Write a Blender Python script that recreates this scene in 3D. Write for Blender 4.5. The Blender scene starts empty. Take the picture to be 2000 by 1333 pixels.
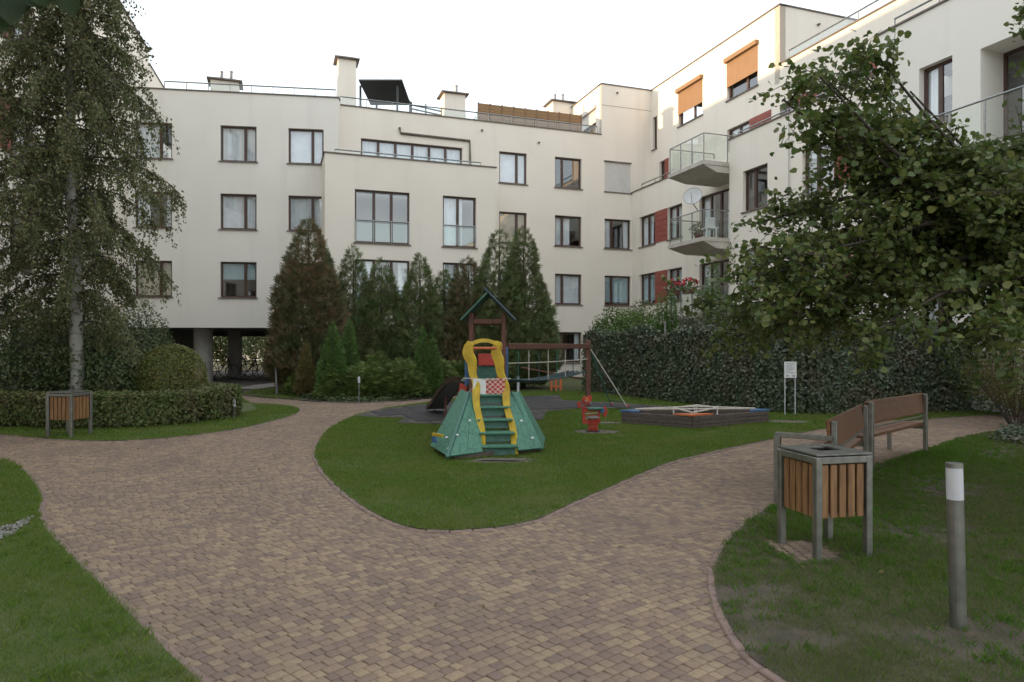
import bpy, math, random
import numpy as np
from mathutils import Vector, Matrix
R = math.radians
random.seed(7); rng = np.random.default_rng(7)
SC = bpy.context.scene
COL = SC.collection

# ---------------------------------------------------------------- camera, sky, sun, exposure
F, CX, HY, H = 1333.0, 1000.0, 675.0, 1.62          # focal length and horizon in photo pixels, eye height in metres
cam_d = bpy.data.cameras.new('camera'); cam = bpy.data.objects.new('camera', cam_d); COL.objects.link(cam)
cam.location = (0, 0, H); cam.rotation_euler = (R(90), 0, 0)
cam_d.sensor_width = 36; cam_d.lens = 36 * F / 2000; cam_d.shift_y = (HY - 666.5) / 2000
cam_d.clip_start = 0.05; cam_d.clip_end = 2000
cam_d.dof.use_dof = True; cam_d.dof.focus_distance = 11; cam_d.dof.aperture_fstop = 4.5
SC.camera = cam
SUN_DIR = Vector((-1, -0.10, 0)).normalized(); SUN_EL = R(6.6)
w = bpy.data.worlds.new('World'); SC.world = w; w.use_nodes = True
nt = w.node_tree; nt.nodes.clear()
sky = nt.nodes.new('ShaderNodeTexSky'); sky.sky_type = 'NISHITA'; sky.sun_disc = False
sky.sun_elevation = SUN_EL; sky.sun_rotation = math.atan2(SUN_DIR.x, SUN_DIR.y)
sky.air_density = 1.2; sky.dust_density = 0.3; sky.ozone_density = 1.0
bg = nt.nodes.new('ShaderNodeBackground'); bg.inputs[1].default_value = 0.15
wo = nt.nodes.new('ShaderNodeOutputWorld')
hz = nt.nodes.new('ShaderNodeHueSaturation'); hz.inputs['Saturation'].default_value = .42      # hazy, whitish evening sky
nt.links.new(sky.outputs[0], hz.inputs['Color']); 
veil = nt.nodes.new('ShaderNodeMix'); veil.data_type = 'RGBA'; veil.inputs[0].default_value = .75; veil.inputs[7].default_value = (1.50, 1.60, 1.72, 1)   # even thin haze over the whole sky
nt.links.new(hz.outputs[0], veil.inputs[6]); nt.links.new(veil.outputs[2], bg.inputs[0]); nt.links.new(bg.outputs[0], wo.inputs[0])
sd = bpy.data.lights.new('sun', 'SUN'); sun = bpy.data.objects.new('sun', sd); COL.objects.link(sun)
sd.energy = 1.0; sd.angle = R(0.5); sd.color = (1.0, 0.68, 0.38)
tosun = Vector((SUN_DIR.x * math.cos(SUN_EL), SUN_DIR.y * math.cos(SUN_EL), math.sin(SUN_EL)))
sun.rotation_euler = tosun.to_track_quat('Z', 'Y').to_euler(); sun.location = (-40, 0, 40)
SC.view_settings.view_transform = 'Standard'; SC.view_settings.look = 'None'
SC.view_settings.exposure = 2.6; SC.view_settings.gamma = 1
SC.cycles.max_bounces = 8; SC.cycles.transparent_max_bounces = 16; SC.cycles.use_denoising = True
SC.cycles.sample_clamp_indirect = 6

# ---------------------------------------------------------------- helpers
def ground(px, py, z=0.0):
    y = F * (H - z) / (py - HY)
    return ((px - CX) / F * y, y)
def at(px, py, Y):
    return Vector(((px - CX) / F * Y, Y, H - (py - HY) / F * Y))

class MB:
    def __init__(s): s.v = []; s.f = []
    def add(s, vs, fs):
        n = len(s.v); s.v += [tuple(v) for v in vs]; s.f += [tuple(i + n for i in f) for f in fs]; return s
    def box8(s, c):
        return s.add(c, [(0,3,2,1),(4,5,6,7),(0,1,5,4),(1,2,6,5),(2,3,7,6),(3,0,4,7)])
    def box(s, c, size, rz=0.0, M=None):
        x, y, z = size[0]/2, size[1]/2, size[2]/2
        m = M if M is not None else Matrix.Rotation(rz, 3, 'Z')
        c = Vector(c)
        return s.box8([c + m @ Vector(p) for p in ((-x,-y,-z),(x,-y,-z),(x,y,-z),(-x,y,-z),(-x,-y,z),(x,-y,z),(x,y,z),(-x,y,z))])
    def bevbox(s, c, size, b=0.006, rz=0.0, M=None):
        x, y, z = size[0]/2, size[1]/2, size[2]/2
        m = M if M is not None else Matrix.Rotation(rz, 3, 'Z'); c = Vector(c)
        vs = []
        for sz in (-1, 1):
            for (sx, sy) in ((-1,-1),(1,-1),(1,1),(-1,1)):
                vs += [c + m @ Vector(((x-b)*sx,(y-b)*sy,z*sz)), c + m @ Vector((x*sx,(y-b)*sy,(z-b)*sz)), c + m @ Vector(((x-b)*sx,y*sy,(z-b)*sz))]
        def I(i, k): return (i % 8) * 3 + k
        fs = [(I(3,0),I(2,0),I(1,0),I(0,0)), (I(4,0),I(5,0),I(6,0),I(7,0))]
        for i in range(4):
            j = (i+1) % 4; t = i+4; u = j+4; k = 2 if i % 2 == 0 else 1
            fs += [(I(i,k),I(j,k),I(u,k),I(t,k)), (I(t,k),I(u,k),I(u,0),I(t,0)), (I(i,0),I(j,0),I(j,k),I(i,k))]
            a, b2 = (1, 2)
            fs += [(I(i,1),I(i,2),I(t,2),I(t,1)), (I(t,0),I(t,1),I(t,2)), (I(i,0),I(i,2),I(i,1))]
        return s.add(vs, fs)
    def bar(s, a, b, wx, wz, up=(0,0,1), bev=0):
        a = Vector(a); b = Vector(b); d = b - a; L = d.length; d.normalize()
        x = d.cross(Vector(up)); 
        if x.length < 1e-4: x = d.cross(Vector((1,0,0)))
        x.normalize(); z = x.cross(d)
        M = Matrix((x, d, z)).transposed()
        return (s.bevbox((a+b)/2, (wx, L, wz), bev, M=M) if bev else s.box((a+b)/2, (wx, L, wz), M=M))
    def tube(s, pts, r, n=6, cap=True):
        pts = [Vector(p) for p in pts]; m = len(pts)
        rs = r if hasattr(r, '__len__') else [r] * m
        base = len(s.v); prev = None
        for i, p in enumerate(pts):
            d = (pts[min(i+1, m-1)] - pts[max(i-1, 0)]).normalized()
            if prev is None:
                x = d.cross(Vector((0,0,1)) if abs(d.z) < .95 else Vector((1,0,0))).normalized()
            else:
                x = (prev - d * prev.dot(d)); x = x.normalized() if x.length > 1e-6 else d.orthogonal().normalized()
            prev = x; y = d.cross(x)
            for k in range(n):
                a = 2*math.pi*k/n; s.v.append(tuple(p + (x*math.cos(a) + y*math.sin(a)) * rs[i]))
        for i in range(m-1):
            for k in range(n):
                a = base + i*n + k; b = base + i*n + (k+1) % n
                s.f.append((a, b, b+n, a+n))
        if cap:
            s.f.append(tuple(base + k for k in reversed(range(n)))); s.f.append(tuple(base + (m-1)*n + k for k in range(n)))
        return s
    def lathe(s, c, prof, n=16):
        c = Vector(c)
        pts = [(r, z) for r, z in prof]; base = len(s.v)
        for r, z in pts:
            for k in range(n):
                a = 2*math.pi*k/n; s.v.append((c.x + r*math.cos(a), c.y + r*math.sin(a), c.z + z))
        for i in range(len(pts)-1):
            for k in range(n):
                a = base+i*n+k; b = base+i*n+(k+1) % n; s.f.append((a, b, b+n, a+n))
        s.f.append(tuple(base+k for k in reversed(range(n)))); s.f.append(tuple(base+(len(pts)-1)*n+k for k in range(n)))
        return s
    def prism(s, poly, z0, z1):
        n = len(poly)
        return s.add([(x,y,z0) for x,y in poly] + [(x,y,z1) for x,y in poly],
            [tuple(reversed(range(n))), tuple(range(n, 2*n))] + [(i,(i+1)%n,(i+1)%n+n,i+n) for i in range(n)])
    def plate(s, poly3, nrm, t):
        n = len(poly3); nv = Vector(nrm).normalized() * t
        return s.add([Vector(p) for p in poly3] + [Vector(p)+nv for p in poly3],
            [tuple(reversed(range(n))), tuple(range(n, 2*n))] + [(i,(i+1)%n,(i+1)%n+n,i+n) for i in range(n)])
    def mesh(s, name, smooth=False):
        me = bpy.data.meshes.new(name); me.from_pydata(s.v, [], s.f); me.update()
        if smooth: me.shade_smooth()
        return me
    def build(s, name, mat, parent=None, smooth=False):
        return link(name, s.mesh(name, smooth), mat, parent)

def link(name, me, mat, parent=None):
    if mat is not None and len(me.materials) == 0: me.materials.append(mat)
    o = bpy.data.objects.new(name, me); COL.objects.link(o)
    if parent is not None:
        o.parent = parent
        if parent.type == 'EMPTY': o.matrix_parent_inverse = parent.matrix_basis.inverted()
    return o
def npmesh(name, V, FI):
    """V (n,3) float, FI list of (m,k) int arrays"""
    me = bpy.data.meshes.new(name); V = np.asarray(V, dtype=np.float32)
    me.vertices.add(len(V)); me.vertices.foreach_set('co', V.ravel())
    idx = np.concatenate([f.ravel() for f in FI]).astype(np.int32)
    cnt = np.concatenate([np.full(len(f), f.shape[1]) for f in FI]).astype(np.int32)
    st = np.concatenate([[0], np.cumsum(cnt)[:-1]]).astype(np.int32)
    me.loops.add(len(idx)); me.loops.foreach_set('vertex_index', idx)
    me.polygons.add(len(cnt)); me.polygons.foreach_set('loop_start', st); me.polygons.foreach_set('loop_total', cnt)
    me.update(calc_edges=True); me.validate(); return me
def empty(name, label, cat, loc=(0,0,0), rz=0.0, group=None):
    o = bpy.data.objects.new(name, None); COL.objects.link(o); o.location = loc; o.rotation_euler = (0,0,rz)
    o.matrix_basis = Matrix.Translation(Vector(loc)) @ Matrix.Rotation(rz, 4, 'Z')
    return tag(o, label, cat, group)
def tag(o, label=None, cat=None, group=None, kind=None):
    if label: o['label'] = label
    if cat: o['category'] = cat
    if group: o['group'] = group
    if kind: o['kind'] = kind
    return o
def copy_tree(o, parent=None):
    c = o.copy(); COL.objects.link(c); c.parent = parent
    for ch in o.children: copy_tree(ch, c)
    return c

# ---------------------------------------------------------------- materials
MATS = {}
def newmat(name):
    m = bpy.data.materials.new(name); m.use_nodes = True; n = m.node_tree.nodes; n.clear()
    o = n.new('ShaderNodeOutputMaterial'); MATS[name] = m
    return m, m.node_tree, o
def N(t, typ, **kw):
    n = t.nodes.new('ShaderNode' + typ)
    for k, v in kw.items():
        if k.startswith('i_'): n.inputs[k[2:].replace('_', ' ')].default_value = v
        elif k.startswith('n_'): n.inputs[int(k[2:])].default_value = v
        else: setattr(n, k, v)
    return n
def ramp(t, fac, stops):
    r = N(t, 'ValToRGB'); e = r.color_ramp.elements
    while len(e) < len(stops): e.new(0.5)
    for i, (p, c) in enumerate(stops): e[i].position = p; e[i].color = (*c, 1)
    t.links.new(fac, r.inputs[0]); return r.outputs[0]
def noise(t, scale, detail=4, rough=.55, coord='Object', vscale=None):
    tc = N(t, 'TexCoord'); out = tc.outputs[coord]
    if coord == 'World':
        pass
    if vscale:
        mp = N(t, 'Mapping'); mp.inputs['Scale'].default_value = vscale; t.links.new(out, mp.inputs[0]); out = mp.outputs[0]
    nz = N(t, 'TexNoise'); nz.inputs['Scale'].default_value = scale; nz.inputs['Detail'].default_value = detail; nz.inputs['Roughness'].default_value = rough
    t.links.new(out, nz.inputs['Vector']); return nz.outputs['Fac']
def wnoise(t, scale, detail=4, vscale=None):
    g = N(t, 'NewGeometry'); out = g.outputs['Position']
    if vscale:
        mp = N(t, 'Mapping'); mp.inputs['Scale'].default_value = vscale; t.links.new(out, mp.inputs[0]); out = mp.outputs[0]
    nz = N(t, 'TexNoise'); nz.inputs['Scale'].default_value = scale; nz.inputs['Detail'].default_value = detail
    t.links.new(out, nz.inputs['Vector']); return nz.outputs['Fac']
def mixc(t, fac, a, b, mode='MIX'):
    m = N(t, 'Mix', data_type='RGBA', blend_type=mode)
    for sock, v in ((m.inputs[0], fac), (m.inputs[6], a), (m.inputs[7], b)):
        if hasattr(v, 'links'): t.links.new(v, sock)
        else: sock.default_value = v if not hasattr(v, '__len__') else (*v, 1)
    return m.outputs[2]
def bump(t, bs, fac, strength=.3, dist=.01):
    b = N(t, 'Bump'); b.inputs['Strength'].default_value = strength; b.inputs['Distance'].default_value = dist
    t.links.new(fac, b.inputs['Height']); t.links.new(b.outputs[0], bs.inputs['Normal'])
def simple(name, c1, c2=None, scale=6, rough=.7, metal=0, bmp=0, bdist=.005, vscale=None, spec=.5, world=True, lo=.35, hi=.65, detail=5):
    m, t, o = newmat(name); b = N(t, 'BsdfPrincipled')
    b.inputs['Roughness'].default_value = rough; b.inputs['Metallic'].default_value = metal; b.inputs['Specular IOR Level'].default_value = spec
    if c2 is None: c2 = tuple(x*.8 for x in c1)
    f = (wnoise if world else noise)(t, scale, detail, vscale=vscale)
    c = ramp(t, f, [(lo, c1), (hi, c2)]); t.links.new(c, b.inputs['Base Color'])
    if bmp: bump(t, b, f, bmp, bdist)
    t.links.new(b.outputs[0], o.inputs[0]); return m
def leafmat(name, cols, trans=.25, rough=.55, patch=None, patch_scale=1.2, spec=.3):
    m, t, o = newmat(name); g = N(t, 'NewGeometry')
    st = [(i/(len(cols)-1) if len(cols) > 1 else 0, c) for i, c in enumerate(cols)]
    c = ramp(t, g.outputs['Random Per Island'], st)
    if patch:
        f = wnoise(t, patch_scale, 3); pf = ramp(t, f, [(.48, (0,0,0)), (.66, (1,1,1))])
        c = mixc(t, pf, c, patch)
    b = N(t, 'BsdfPrincipled'); b.inputs['Roughness'].default_value = rough; b.inputs['Specular IOR Level'].default_value = spec
    tr = N(t, 'BsdfTranslucent'); mx = N(t, 'MixShader'); mx.inputs[0].default_value = trans
    t.links.new(c, b.inputs['Base Color']); t.links.new(c, tr.inputs[0])
    t.links.new(b.outputs[0], mx.inputs[1]); t.links.new(tr.outputs[0], mx.inputs[2]); t.links.new(mx.outputs[0], o.inputs[0])
    return m
def stucco(name, base, stain):
    m, t, o = newmat(name); b = N(t, 'BsdfPrincipled'); b.inputs['Roughness'].default_value = .9; b.inputs['Specular IOR Level'].default_value = .2
    f1 = wnoise(t, .55, 6); f2 = wnoise(t, 1.0, 5, vscale=(1.6, 1.6, .12)); f3 = wnoise(t, 60, 3)
    c = mixc(t, ramp(t, f1, [(.35, (0,0,0)), (.75, (.55,.55,.55))]), base, stain)
    c = mixc(t, ramp(t, f2, [(.55, (0,0,0)), (.75, (.3,.3,.3))]), c, tuple(x*.86 for x in stain))
    t.links.new(c, b.inputs['Base Color']); bump(t, b, f3, .25, .01); t.links.new(b.outputs[0], o.inputs[0]); return m
M_ = MATS
stucco('stucco_cream', (.80,.735,.645), (.72,.655,.57))
stucco('stucco_shaded', (.77,.735,.67), (.695,.665,.605))  # copy of the cream stucco, the greyer tone of its light put into the colour
simple('coping', (.10,.075,.06), (.15,.12,.10), 3, .5)
simple('frame_brown', (.075,.035,.022), (.055,.026,.017), 5, .45)
simple('sill', (.13,.10,.085), (.18,.15,.13), 4, .6)
simple('concrete', (.36,.34,.31), (.28,.265,.245), 2.5, .9, bmp=.15)
simple('balcony_slab', (.52,.48,.42), (.42,.385,.34), 3, .85)
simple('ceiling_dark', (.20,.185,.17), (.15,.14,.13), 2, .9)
simple('steel', (.36,.37,.36), (.27,.28,.275), 9, .38, .9)
simple('galvanised', (.29,.29,.265), (.22,.22,.20), 14, .42, .85)
simple('red_panel', (.30,.075,.05), (.23,.055,.04), 5, .6)
simple('shutter_orange', (.27,.15,.065), (.24,.135,.06), 4, .6)
simple('shutter_white', (.62,.60,.57), (.56,.54,.51), 3, .6)
simple('curtain_white', (.86,.86,.85), (.76,.76,.76), 3, .95)
simple('curtain_cream', (.66,.56,.42), (.55,.46,.34), 4, .95)
simple('blind_teal', (.42,.55,.56), (.36,.48,.5), 4, .9)
simple('interior', (.16,.14,.12), (.10,.09,.08), 2, .95)
simple('roof_felt', (.12,.115,.11), (.09,.085,.08), 3, .95)
simple('soil', (.050,.044,.026), (.105,.083,.062), 5, .98, bmp=.5, bdist=.02)
simple('bare_earth', (.15,.125,.10), (.085,.072,.055), 14, .98, bmp=.8, bdist=.02)
simple('lawn_soil', (.060,.085,.022), (.10,.105,.042), 2.2, .98, bmp=.5, bdist=.02)
simple('ground', (.10,.09,.06), (.06,.07,.03), .8, .98)
simple('joint_sand', (.060,.048,.038), (.036,.030,.024), 9, .98, bmp=.3)
simple('edging', (.25,.17,.14), (.175,.125,.105), 7, .9, bmp=.25)
simple('gravel', (.30,.285,.26), (.13,.12,.10), 40, .95, bmp=.6)
simple('rubber', (.028,.026,.026), (.042,.038,.037), 14, .9, bmp=.3)
simple('rubber_joint', (.018,.017,.017), (.10,.085,.07), 5, .95)
simple('bench_wood', (.20,.088,.040), (.115,.048,.023), 5, .45, vscale=(2,2,14), bmp=.1)
simple('bin_wood', (.27,.140,.058), (.165,.082,.034), 4, .5, vscale=(9,9,1.1), bmp=.15)
simple('hedge_core', (.035,.035,.018), (.05,.045,.025), 9, .95)
simple('dark_inside', (.02,.02,.02), (.03,.03,.03), 3, .9)
simple('play_green', (.028,.105,.066), (.066,.195,.130), 4.5, .6, vscale=(5,5,1.0), bmp=.25, lo=.30, hi=.52)
simple('play_green_dark', (.030,.105,.075), (.055,.15,.11), 5, .6, vscale=(2,5,5), bmp=.2)
simple('play_yellow', (.62,.43,.035), (.46,.30,.03), 6, .5, bmp=.1)
simple('roof_dark', (.035,.065,.085), (.05,.085,.11), 5, .45)
simple('play_blue', (.035,.10,.23), (.06,.14,.27), 5, .5)
simple('play_red', (.48,.045,.028), (.36,.04,.03), 7, .5)
simple('play_orange', (.56,.15,.05), (.46,.12,.045), 7, .6)
simple('play_wood', (.15,.062,.040), (.085,.038,.026), 5, .7, vscale=(6,6,1.5), bmp=.2)
simple('slide_brown', (.060,.028,.022), (.045,.022,.018), 5, .35)
simple('sandbox_wood', (.13,.10,.085), (.07,.055,.047), 4, .85, vscale=(3,3,16), bmp=.3)
simple('sand', (.22,.175,.125), (.15,.12,.085), 12, .98, bmp=.4)
simple('rope_white', (.55,.50,.43), (.40,.36,.31), 30, .9)
simple('rope_green', (.04,.18,.13), (.03,.12,.10), 30, .9)
simple('rope_dark', (.035,.06,.065), (.06,.09,.09), 30, .9)
simple('paper', (.74,.74,.73), (.68,.68,.67), 8, .8)
simple('print_grey', (.30,.31,.33), (.36,.36,.38), 40, .8)
simple('lamp_white', (.56,.56,.58), (.50,.50,.53), 5, .35)
simple('dish', (.50,.50,.49), (.46,.45,.44), 5, .5)
simple('black', (.018,.018,.019), (.028,.028,.028), 6, .5)
simple('reed', (.34,.21,.105), (.22,.13,.065), 6, .9, vscale=(1.5,1.5,30), bmp=.3)
simple('pergola', (.05,.06,.06), (.035,.04,.04), 4, .6)
simple('metal_grey', (.30,.30,.30), (.24,.24,.24), 4, .5, .5)
simple('bark', (.085,.065,.05), (.045,.036,.028), 6, .95, vscale=(3,3,.6), bmp=.6, bdist=.02)
simple('birch_bark', (.34,.325,.295), (.13,.115,.10), 2.2, .85, vscale=(1.5,1.5,6), bmp=.2, lo=.52, hi=.70)
leafmat('leaf_birch', [(0.083,0.110,0.038),(0.131,0.152,0.062),(0.179,0.186,0.090),(0.228,0.193,0.083)], .35, patch=(0.097,0.108,0.047))
leafmat('leaf_linden', [(0.060,0.100,0.022),(0.097,0.141,0.033),(0.136,0.168,0.045),(0.195,0.195,0.055)], .42, .45, patch=(0.076,0.103,0.029), spec=.4)
leafmat('leaf_thuja', [(0.075,0.120,0.042),(0.112,0.165,0.057),(0.158,0.195,0.075),(0.195,0.188,0.083)], .2, .7, patch=(0.128,0.132,0.060), patch_scale=.9)
leafmat('leaf_thuja_brown', [(0.084,0.105,0.042),(0.126,0.119,0.056),(0.182,0.133,0.070),(0.231,0.147,0.081)], .2, .7, patch=(0.091,0.119,0.048), patch_scale=.8)
leafmat('leaf_cone', [(0.063,0.133,0.031),(0.098,0.182,0.042),(0.133,0.210,0.059)], .2, .7)
leafmat('leaf_cone_gold', [(.15,.125,.045),(.20,.15,.06),(.13,.13,.045)], .2, .7)
leafmat('leaf_juniper', [(0.096,0.154,0.039),(0.154,0.218,0.058),(0.224,0.282,0.084)], .25, .65, patch=(0.109,0.154,0.047))
leafmat('leaf_hedge', [(0.070,0.112,0.031),(0.105,0.147,0.042),(0.147,0.175,0.059),(0.154,0.133,0.063)], .25, .6, patch=(0.133,0.119,0.056), patch_scale=1.6)
leafmat('leaf_box', [(0.126,0.150,0.036),(0.180,0.192,0.048),(0.102,0.132,0.034)], .3, .55, patch=(0.198,0.168,0.054), patch_scale=2)
leafmat('leaf_ivy', [(0.045,0.075,0.037),(0.067,0.101,0.051),(0.098,0.127,0.071),(0.135,0.143,0.088)], .15, .42, patch=(0.110,0.106,0.064), patch_scale=1.5, spec=.5)
leafmat('leaf_dark', [(0.055,0.090,0.035),(0.084,0.123,0.046),(0.119,0.152,0.064)], .25, .5, patch=(0.131,0.133,0.064))
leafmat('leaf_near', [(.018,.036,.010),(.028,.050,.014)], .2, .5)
leafmat('leaf_bright', [(.085,.150,.028),(.115,.185,.036),(.070,.125,.028)], .3, .5)
leafmat('leaf_greyish', [(.090,.110,.062),(.125,.140,.085),(.075,.098,.050)], .25, .6, patch=(.15,.125,.085))
leafmat('leaf_autumn', [(.110,.100,.034),(.165,.125,.044),(.10,.11,.036)], .35, .6)
leafmat('flower_red', [(.45,.03,.04),(.55,.06,.08)], .2, .6)
leafmat('grass', [(.080,.160,.014),(.108,.202,.021),(.148,.230,.034),(.215,.240,.068)], .5, .6, patch=(.170,.218,.046), patch_scale=1.1)
leafmat('grass_dry', [(.080,.150,.022),(.110,.180,.034),(.165,.190,.065),(.26,.225,.12)], .5, .6, patch=(.130,.165,.042), patch_scale=.9)
leafmat('grass_green', [(.070,.150,.016),(.095,.190,.022),(.13,.21,.034)], .5, .6)
leafmat('grass_straw', [(.12,.105,.055),(.19,.155,.10),(.26,.215,.15),(.10,.12,.04)], .4, .8)
simple('tape_pink', (.60,.30,.26), (.66,.48,.45), 30, .6)
# paver colours from an attribute (each stone its own pigment)
m, t, o = newmat('paver'); b = N(t, 'BsdfPrincipled'); b.inputs['Roughness'].default_value = .9; b.inputs['Specular IOR Level'].default_value = .25
a = N(t, 'Attribute', attribute_name='tone')
c = ramp(t, a.outputs['Fac'], [(0,(.195,.140,.114)),(.25,(.230,.160,.121)),(.5,(.265,.187,.132)),(.75,(.305,.220,.146)),(1,(.345,.257,.162))])
f = wnoise(t, 45, 5); f2 = wnoise(t, .9, 4)
c = mixc(t, ramp(t, f, [(.3,(0,0,0)),(.75,(.45,.45,.45))]), c, (.12,.095,.08))
c = mixc(t, ramp(t, f2, [(.42,(0,0,0)),(.75,(.6,.6,.6))]), c, (.15,.115,.092))
t.links.new(c, b.inputs['Base Color']); bump(t, b, f, .35, .004); t.links.new(b.outputs[0], o.inputs[0])
# window glass: clear pane that reflects by angle
def glass(name, base, tint):
    m, t, o = newmat(name); lw = N(t, 'LayerWeight'); lw.inputs[0].default_value = .5
    p = N(t, 'Math', operation='POWER'); p.inputs[1].default_value = 4; t.links.new(lw.outputs['Facing'], p.inputs[0])
    fr = N(t, 'Math', operation='MULTIPLY_ADD'); fr.inputs[1].default_value = 1-base; fr.inputs[2].default_value = base; t.links.new(p.outputs[0], fr.inputs[0])
    tr = N(t, 'BsdfTransparent'); tr.inputs[0].default_value = (*tint, 1); gl = N(t, 'BsdfGlossy'); gl.inputs['Roughness'].default_value = .01
    gl.inputs[0].default_value = (.95,.97,1,1)
    mx = N(t, 'MixShader'); t.links.new(fr.outputs[0], mx.inputs[0]); t.links.new(tr.outputs[0], mx.inputs[1]); t.links.new(gl.outputs[0], mx.inputs[2]); t.links.new(mx.outputs[0], o.inputs[0])
glass('glass', .17, (.88,.92,.94)); glass('rail_glass', .09, (.86,.92,.90))

# ---------------------------------------------------------------- ground, path, lawns
def smooth_curve(pts, k=5):
    out = []; n = len(pts)
    for i in range(n-1):
        p0 = pts[max(i-1,0)]; p1 = pts[i]; p2 = pts[i+1]; p3 = pts[min(i+2,n-1)]
        for j in range(k):
            t = j/k
            out.append(tuple(.5*((2*p1[a]) + (-p0[a]+p2[a])*t + (2*p0[a]-5*p1[a]+4*p2[a]-p3[a])*t*t + (-p0[a]+3*p1[a]-3*p2[a]+p3[a])*t**3) for a in (0,1)))
    out.append(pts[-1]); return out
def inside(P, poly):
    P = np.asarray(P); x, y = P[:,0], P[:,1]; r = np.zeros(len(P), bool); n = len(poly)
    for i in range(n):
        x1, y1 = poly[i]; x2, y2 = poly[(i+1) % n]
        if y1 == y2: continue
        c = ((y1 > y) != (y2 > y)) & (x < (x2-x1)*(y-y1)/(y2-y1)+x1); r ^= c
    return r
def gp(L): return [ground(*p) for p in L]
cC = smooth_curve(gp([(850,785),(770,796),(735,803),(690,815),(640,843),(617,880),(625,912),(655,948),(700,985),(750,1014),(800,1032),(860,1039),(930,1036),(1000,1028),(1050,1016),(1100,993),(1180,958),(1300,908),(1400,882),(1500,861),(1620,838),(1750,826),(1850,817),(1960,811)]))
polyC = cC + [(12.3,16.9),(9.4,26),(6.4,35.5),(-2,33),(.2,22.9)] + gp([(955,772),(900,779)])
cL1 = smooth_curve(gp([(-420,826),(-200,838),(0,851),(100,859),(200,863),(300,859),(400,849),(480,836),(560,816),(584,805),(574,796),(530,790.5),(474,788),(448,776),(420,762),(385,752)]))
polyL1 = cL1 + [(-13.6,29.5),(-16,29),(-15,12)]
cL2 = smooth_curve([(-11.5,10.9),(-9.2,10.2)] + gp([(0,902),(35,915),(65,945),(80,975),(74,1003),(92,1040),(130,1082),(200,1152),(270,1222),(330,1282),(385,1333),(450,1400)]) + [(-.9,2.2),(-.75,1.2),(-.8,0)])
polyL2 = cL2 + [(-.8,-1),(-13,-1),(-13,10.9)]
cR = smooth_curve([(2.4,0),(2.0,1.6)] + gp([(1530,1333),(1450,1262),(1412,1200),(1396,1140),(1405,1090),(1440,1042),(1510,990),(1600,957),(1700,915),(1760,897),(1820,878),(1900,852),(2000,838),(2120,832)]) + [(14.5,13.2)])
polyR = cR + [(17,13.2),(17,-1),(2.4,-1)]
cJ = smooth_curve(gp([(545,753),(500,758),(468,770),(510,777),(555,780),(600,784),(680,788.5),(760,786),(850,778),(940,768)]))
polyJ = cJ + [(-.4,24),(.5,33),(-7.6,30.4),(-9.4,29.3)]
LAWNS = [polyC, polyL1, polyL2, polyR, polyJ]
SP = 400
g = MB().add([(-SP,-SP,-.06),(SP,-SP,-.06),(SP,SP,-.06),(-SP,SP,-.06)], [(0,1,2,3)]).build('ground', M_['ground']); tag(g, kind='structure')
def flat(name, poly, z, mat, parent=None):
    import bmesh
    bm = bmesh.new(); vs = [bm.verts.new((x,y,z)) for x,y in poly]; f = bm.faces.new(vs)
    if f.normal.z < 0: f.normal_flip()
    bmesh.ops.triangulate(bm, faces=[f]); me = bpy.data.meshes.new(name); bm.to_mesh(me); bm.free()
    for p in me.polygons:
        if p.normal.z < 0: p.flip()
    return link(name, me, mat, parent)
path = flat('path', [(-17,-1),(17,-1),(17,24),(8,37),(-8,46),(-19,46),(-19,20)], -.012, M_['joint_sand']); tag(path, kind='structure')
lawns = []
for nm, po, mt in (('lawn_centre', polyC,'lawn_soil'),('lawn_hedge', polyL1,'lawn_soil'),('lawn_left', polyL2,'lawn_soil'),('lawn_right', polyR,'soil'),('planting_bed', polyJ,'soil')):
    o = flat(nm, po, .018, M_[mt]); tag(o, kind='structure'); lawns.append(o)

# paving stones in curved courses about a distant centre
cc = np.array((6.0,-2.8)); WID = .072
cand = []
r = 2.6
while r < 36:
    circ_a, circ_b = R(60), R(172)
    ang = circ_b - random.random()*.02
    rj = r
    while ang > circ_a:
        ln = random.choice((.056,.070,.070,.074,.082,.10)); ang -= ln/r
        cand.append((r, ang + ln/r/2, ln))
    r += WID
cand = np.array(cand)
cx = cc[0] + cand[:,0]*np.cos(cand[:,1]); cy = cc[1] + cand[:,0]*np.sin(cand[:,1])
P = np.stack([cx, cy], 1)
keep = (cy > .6) & (cy < 24.5) & (cx > -12.5) & (cx < 12.6) & (np.abs(cx) < .80*cy + 2.6)
for po in LAWNS:
    ins = inside(P, po)
    # keep the cut stones whose far corner still shows beyond the lawn edge
    for ox, oy in ((.055,0),(-.055,0),(0,.055),(0,-.055)):
        ins &= inside(P + np.array((ox, oy)), po)
    keep &= ~ins
cand, P = cand[keep], P[keep]
far = P[:,1]
PAV_T = np.array([(sx*(.5), sy*.5, 0) for sx, sy in ((-1,-1),(1,-1),(1,1),(-1,1))])
def paver_geom(ln, wd, gap=.0042, ch=.004):
    x, y = ln/2-gap/2, wd/2-gap/2
    V = [(-x,-y,-.03),(x,-y,-.03),(x,y,-.03),(-x,y,-.03),(-x,-y,-ch*.6),(x,-y,-ch*.6),(x,y,-ch*.6),(-x,y,-ch*.6),(-x+ch,-y+ch,0),(x-ch,-y+ch,0),(x-ch,y-ch,0),(-x+ch,y-ch,0)]
    Fq = [(0,1,5,4),(1,2,6,5),(2,3,7,6),(3,0,4,7),(4,5,9,8),(5,6,10,9),(6,7,11,10),(7,4,8,11),(8,9,10,11)]
    return np.array(V), np.array(Fq)
inview = (np.abs(P[:,0]) < .75*P[:,1]) & (P[:,1] > 3.3)
order = np.argsort(np.where(inview, P[:,1], 1e9))
single = set(order[:300].tolist())
pm = {}
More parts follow.
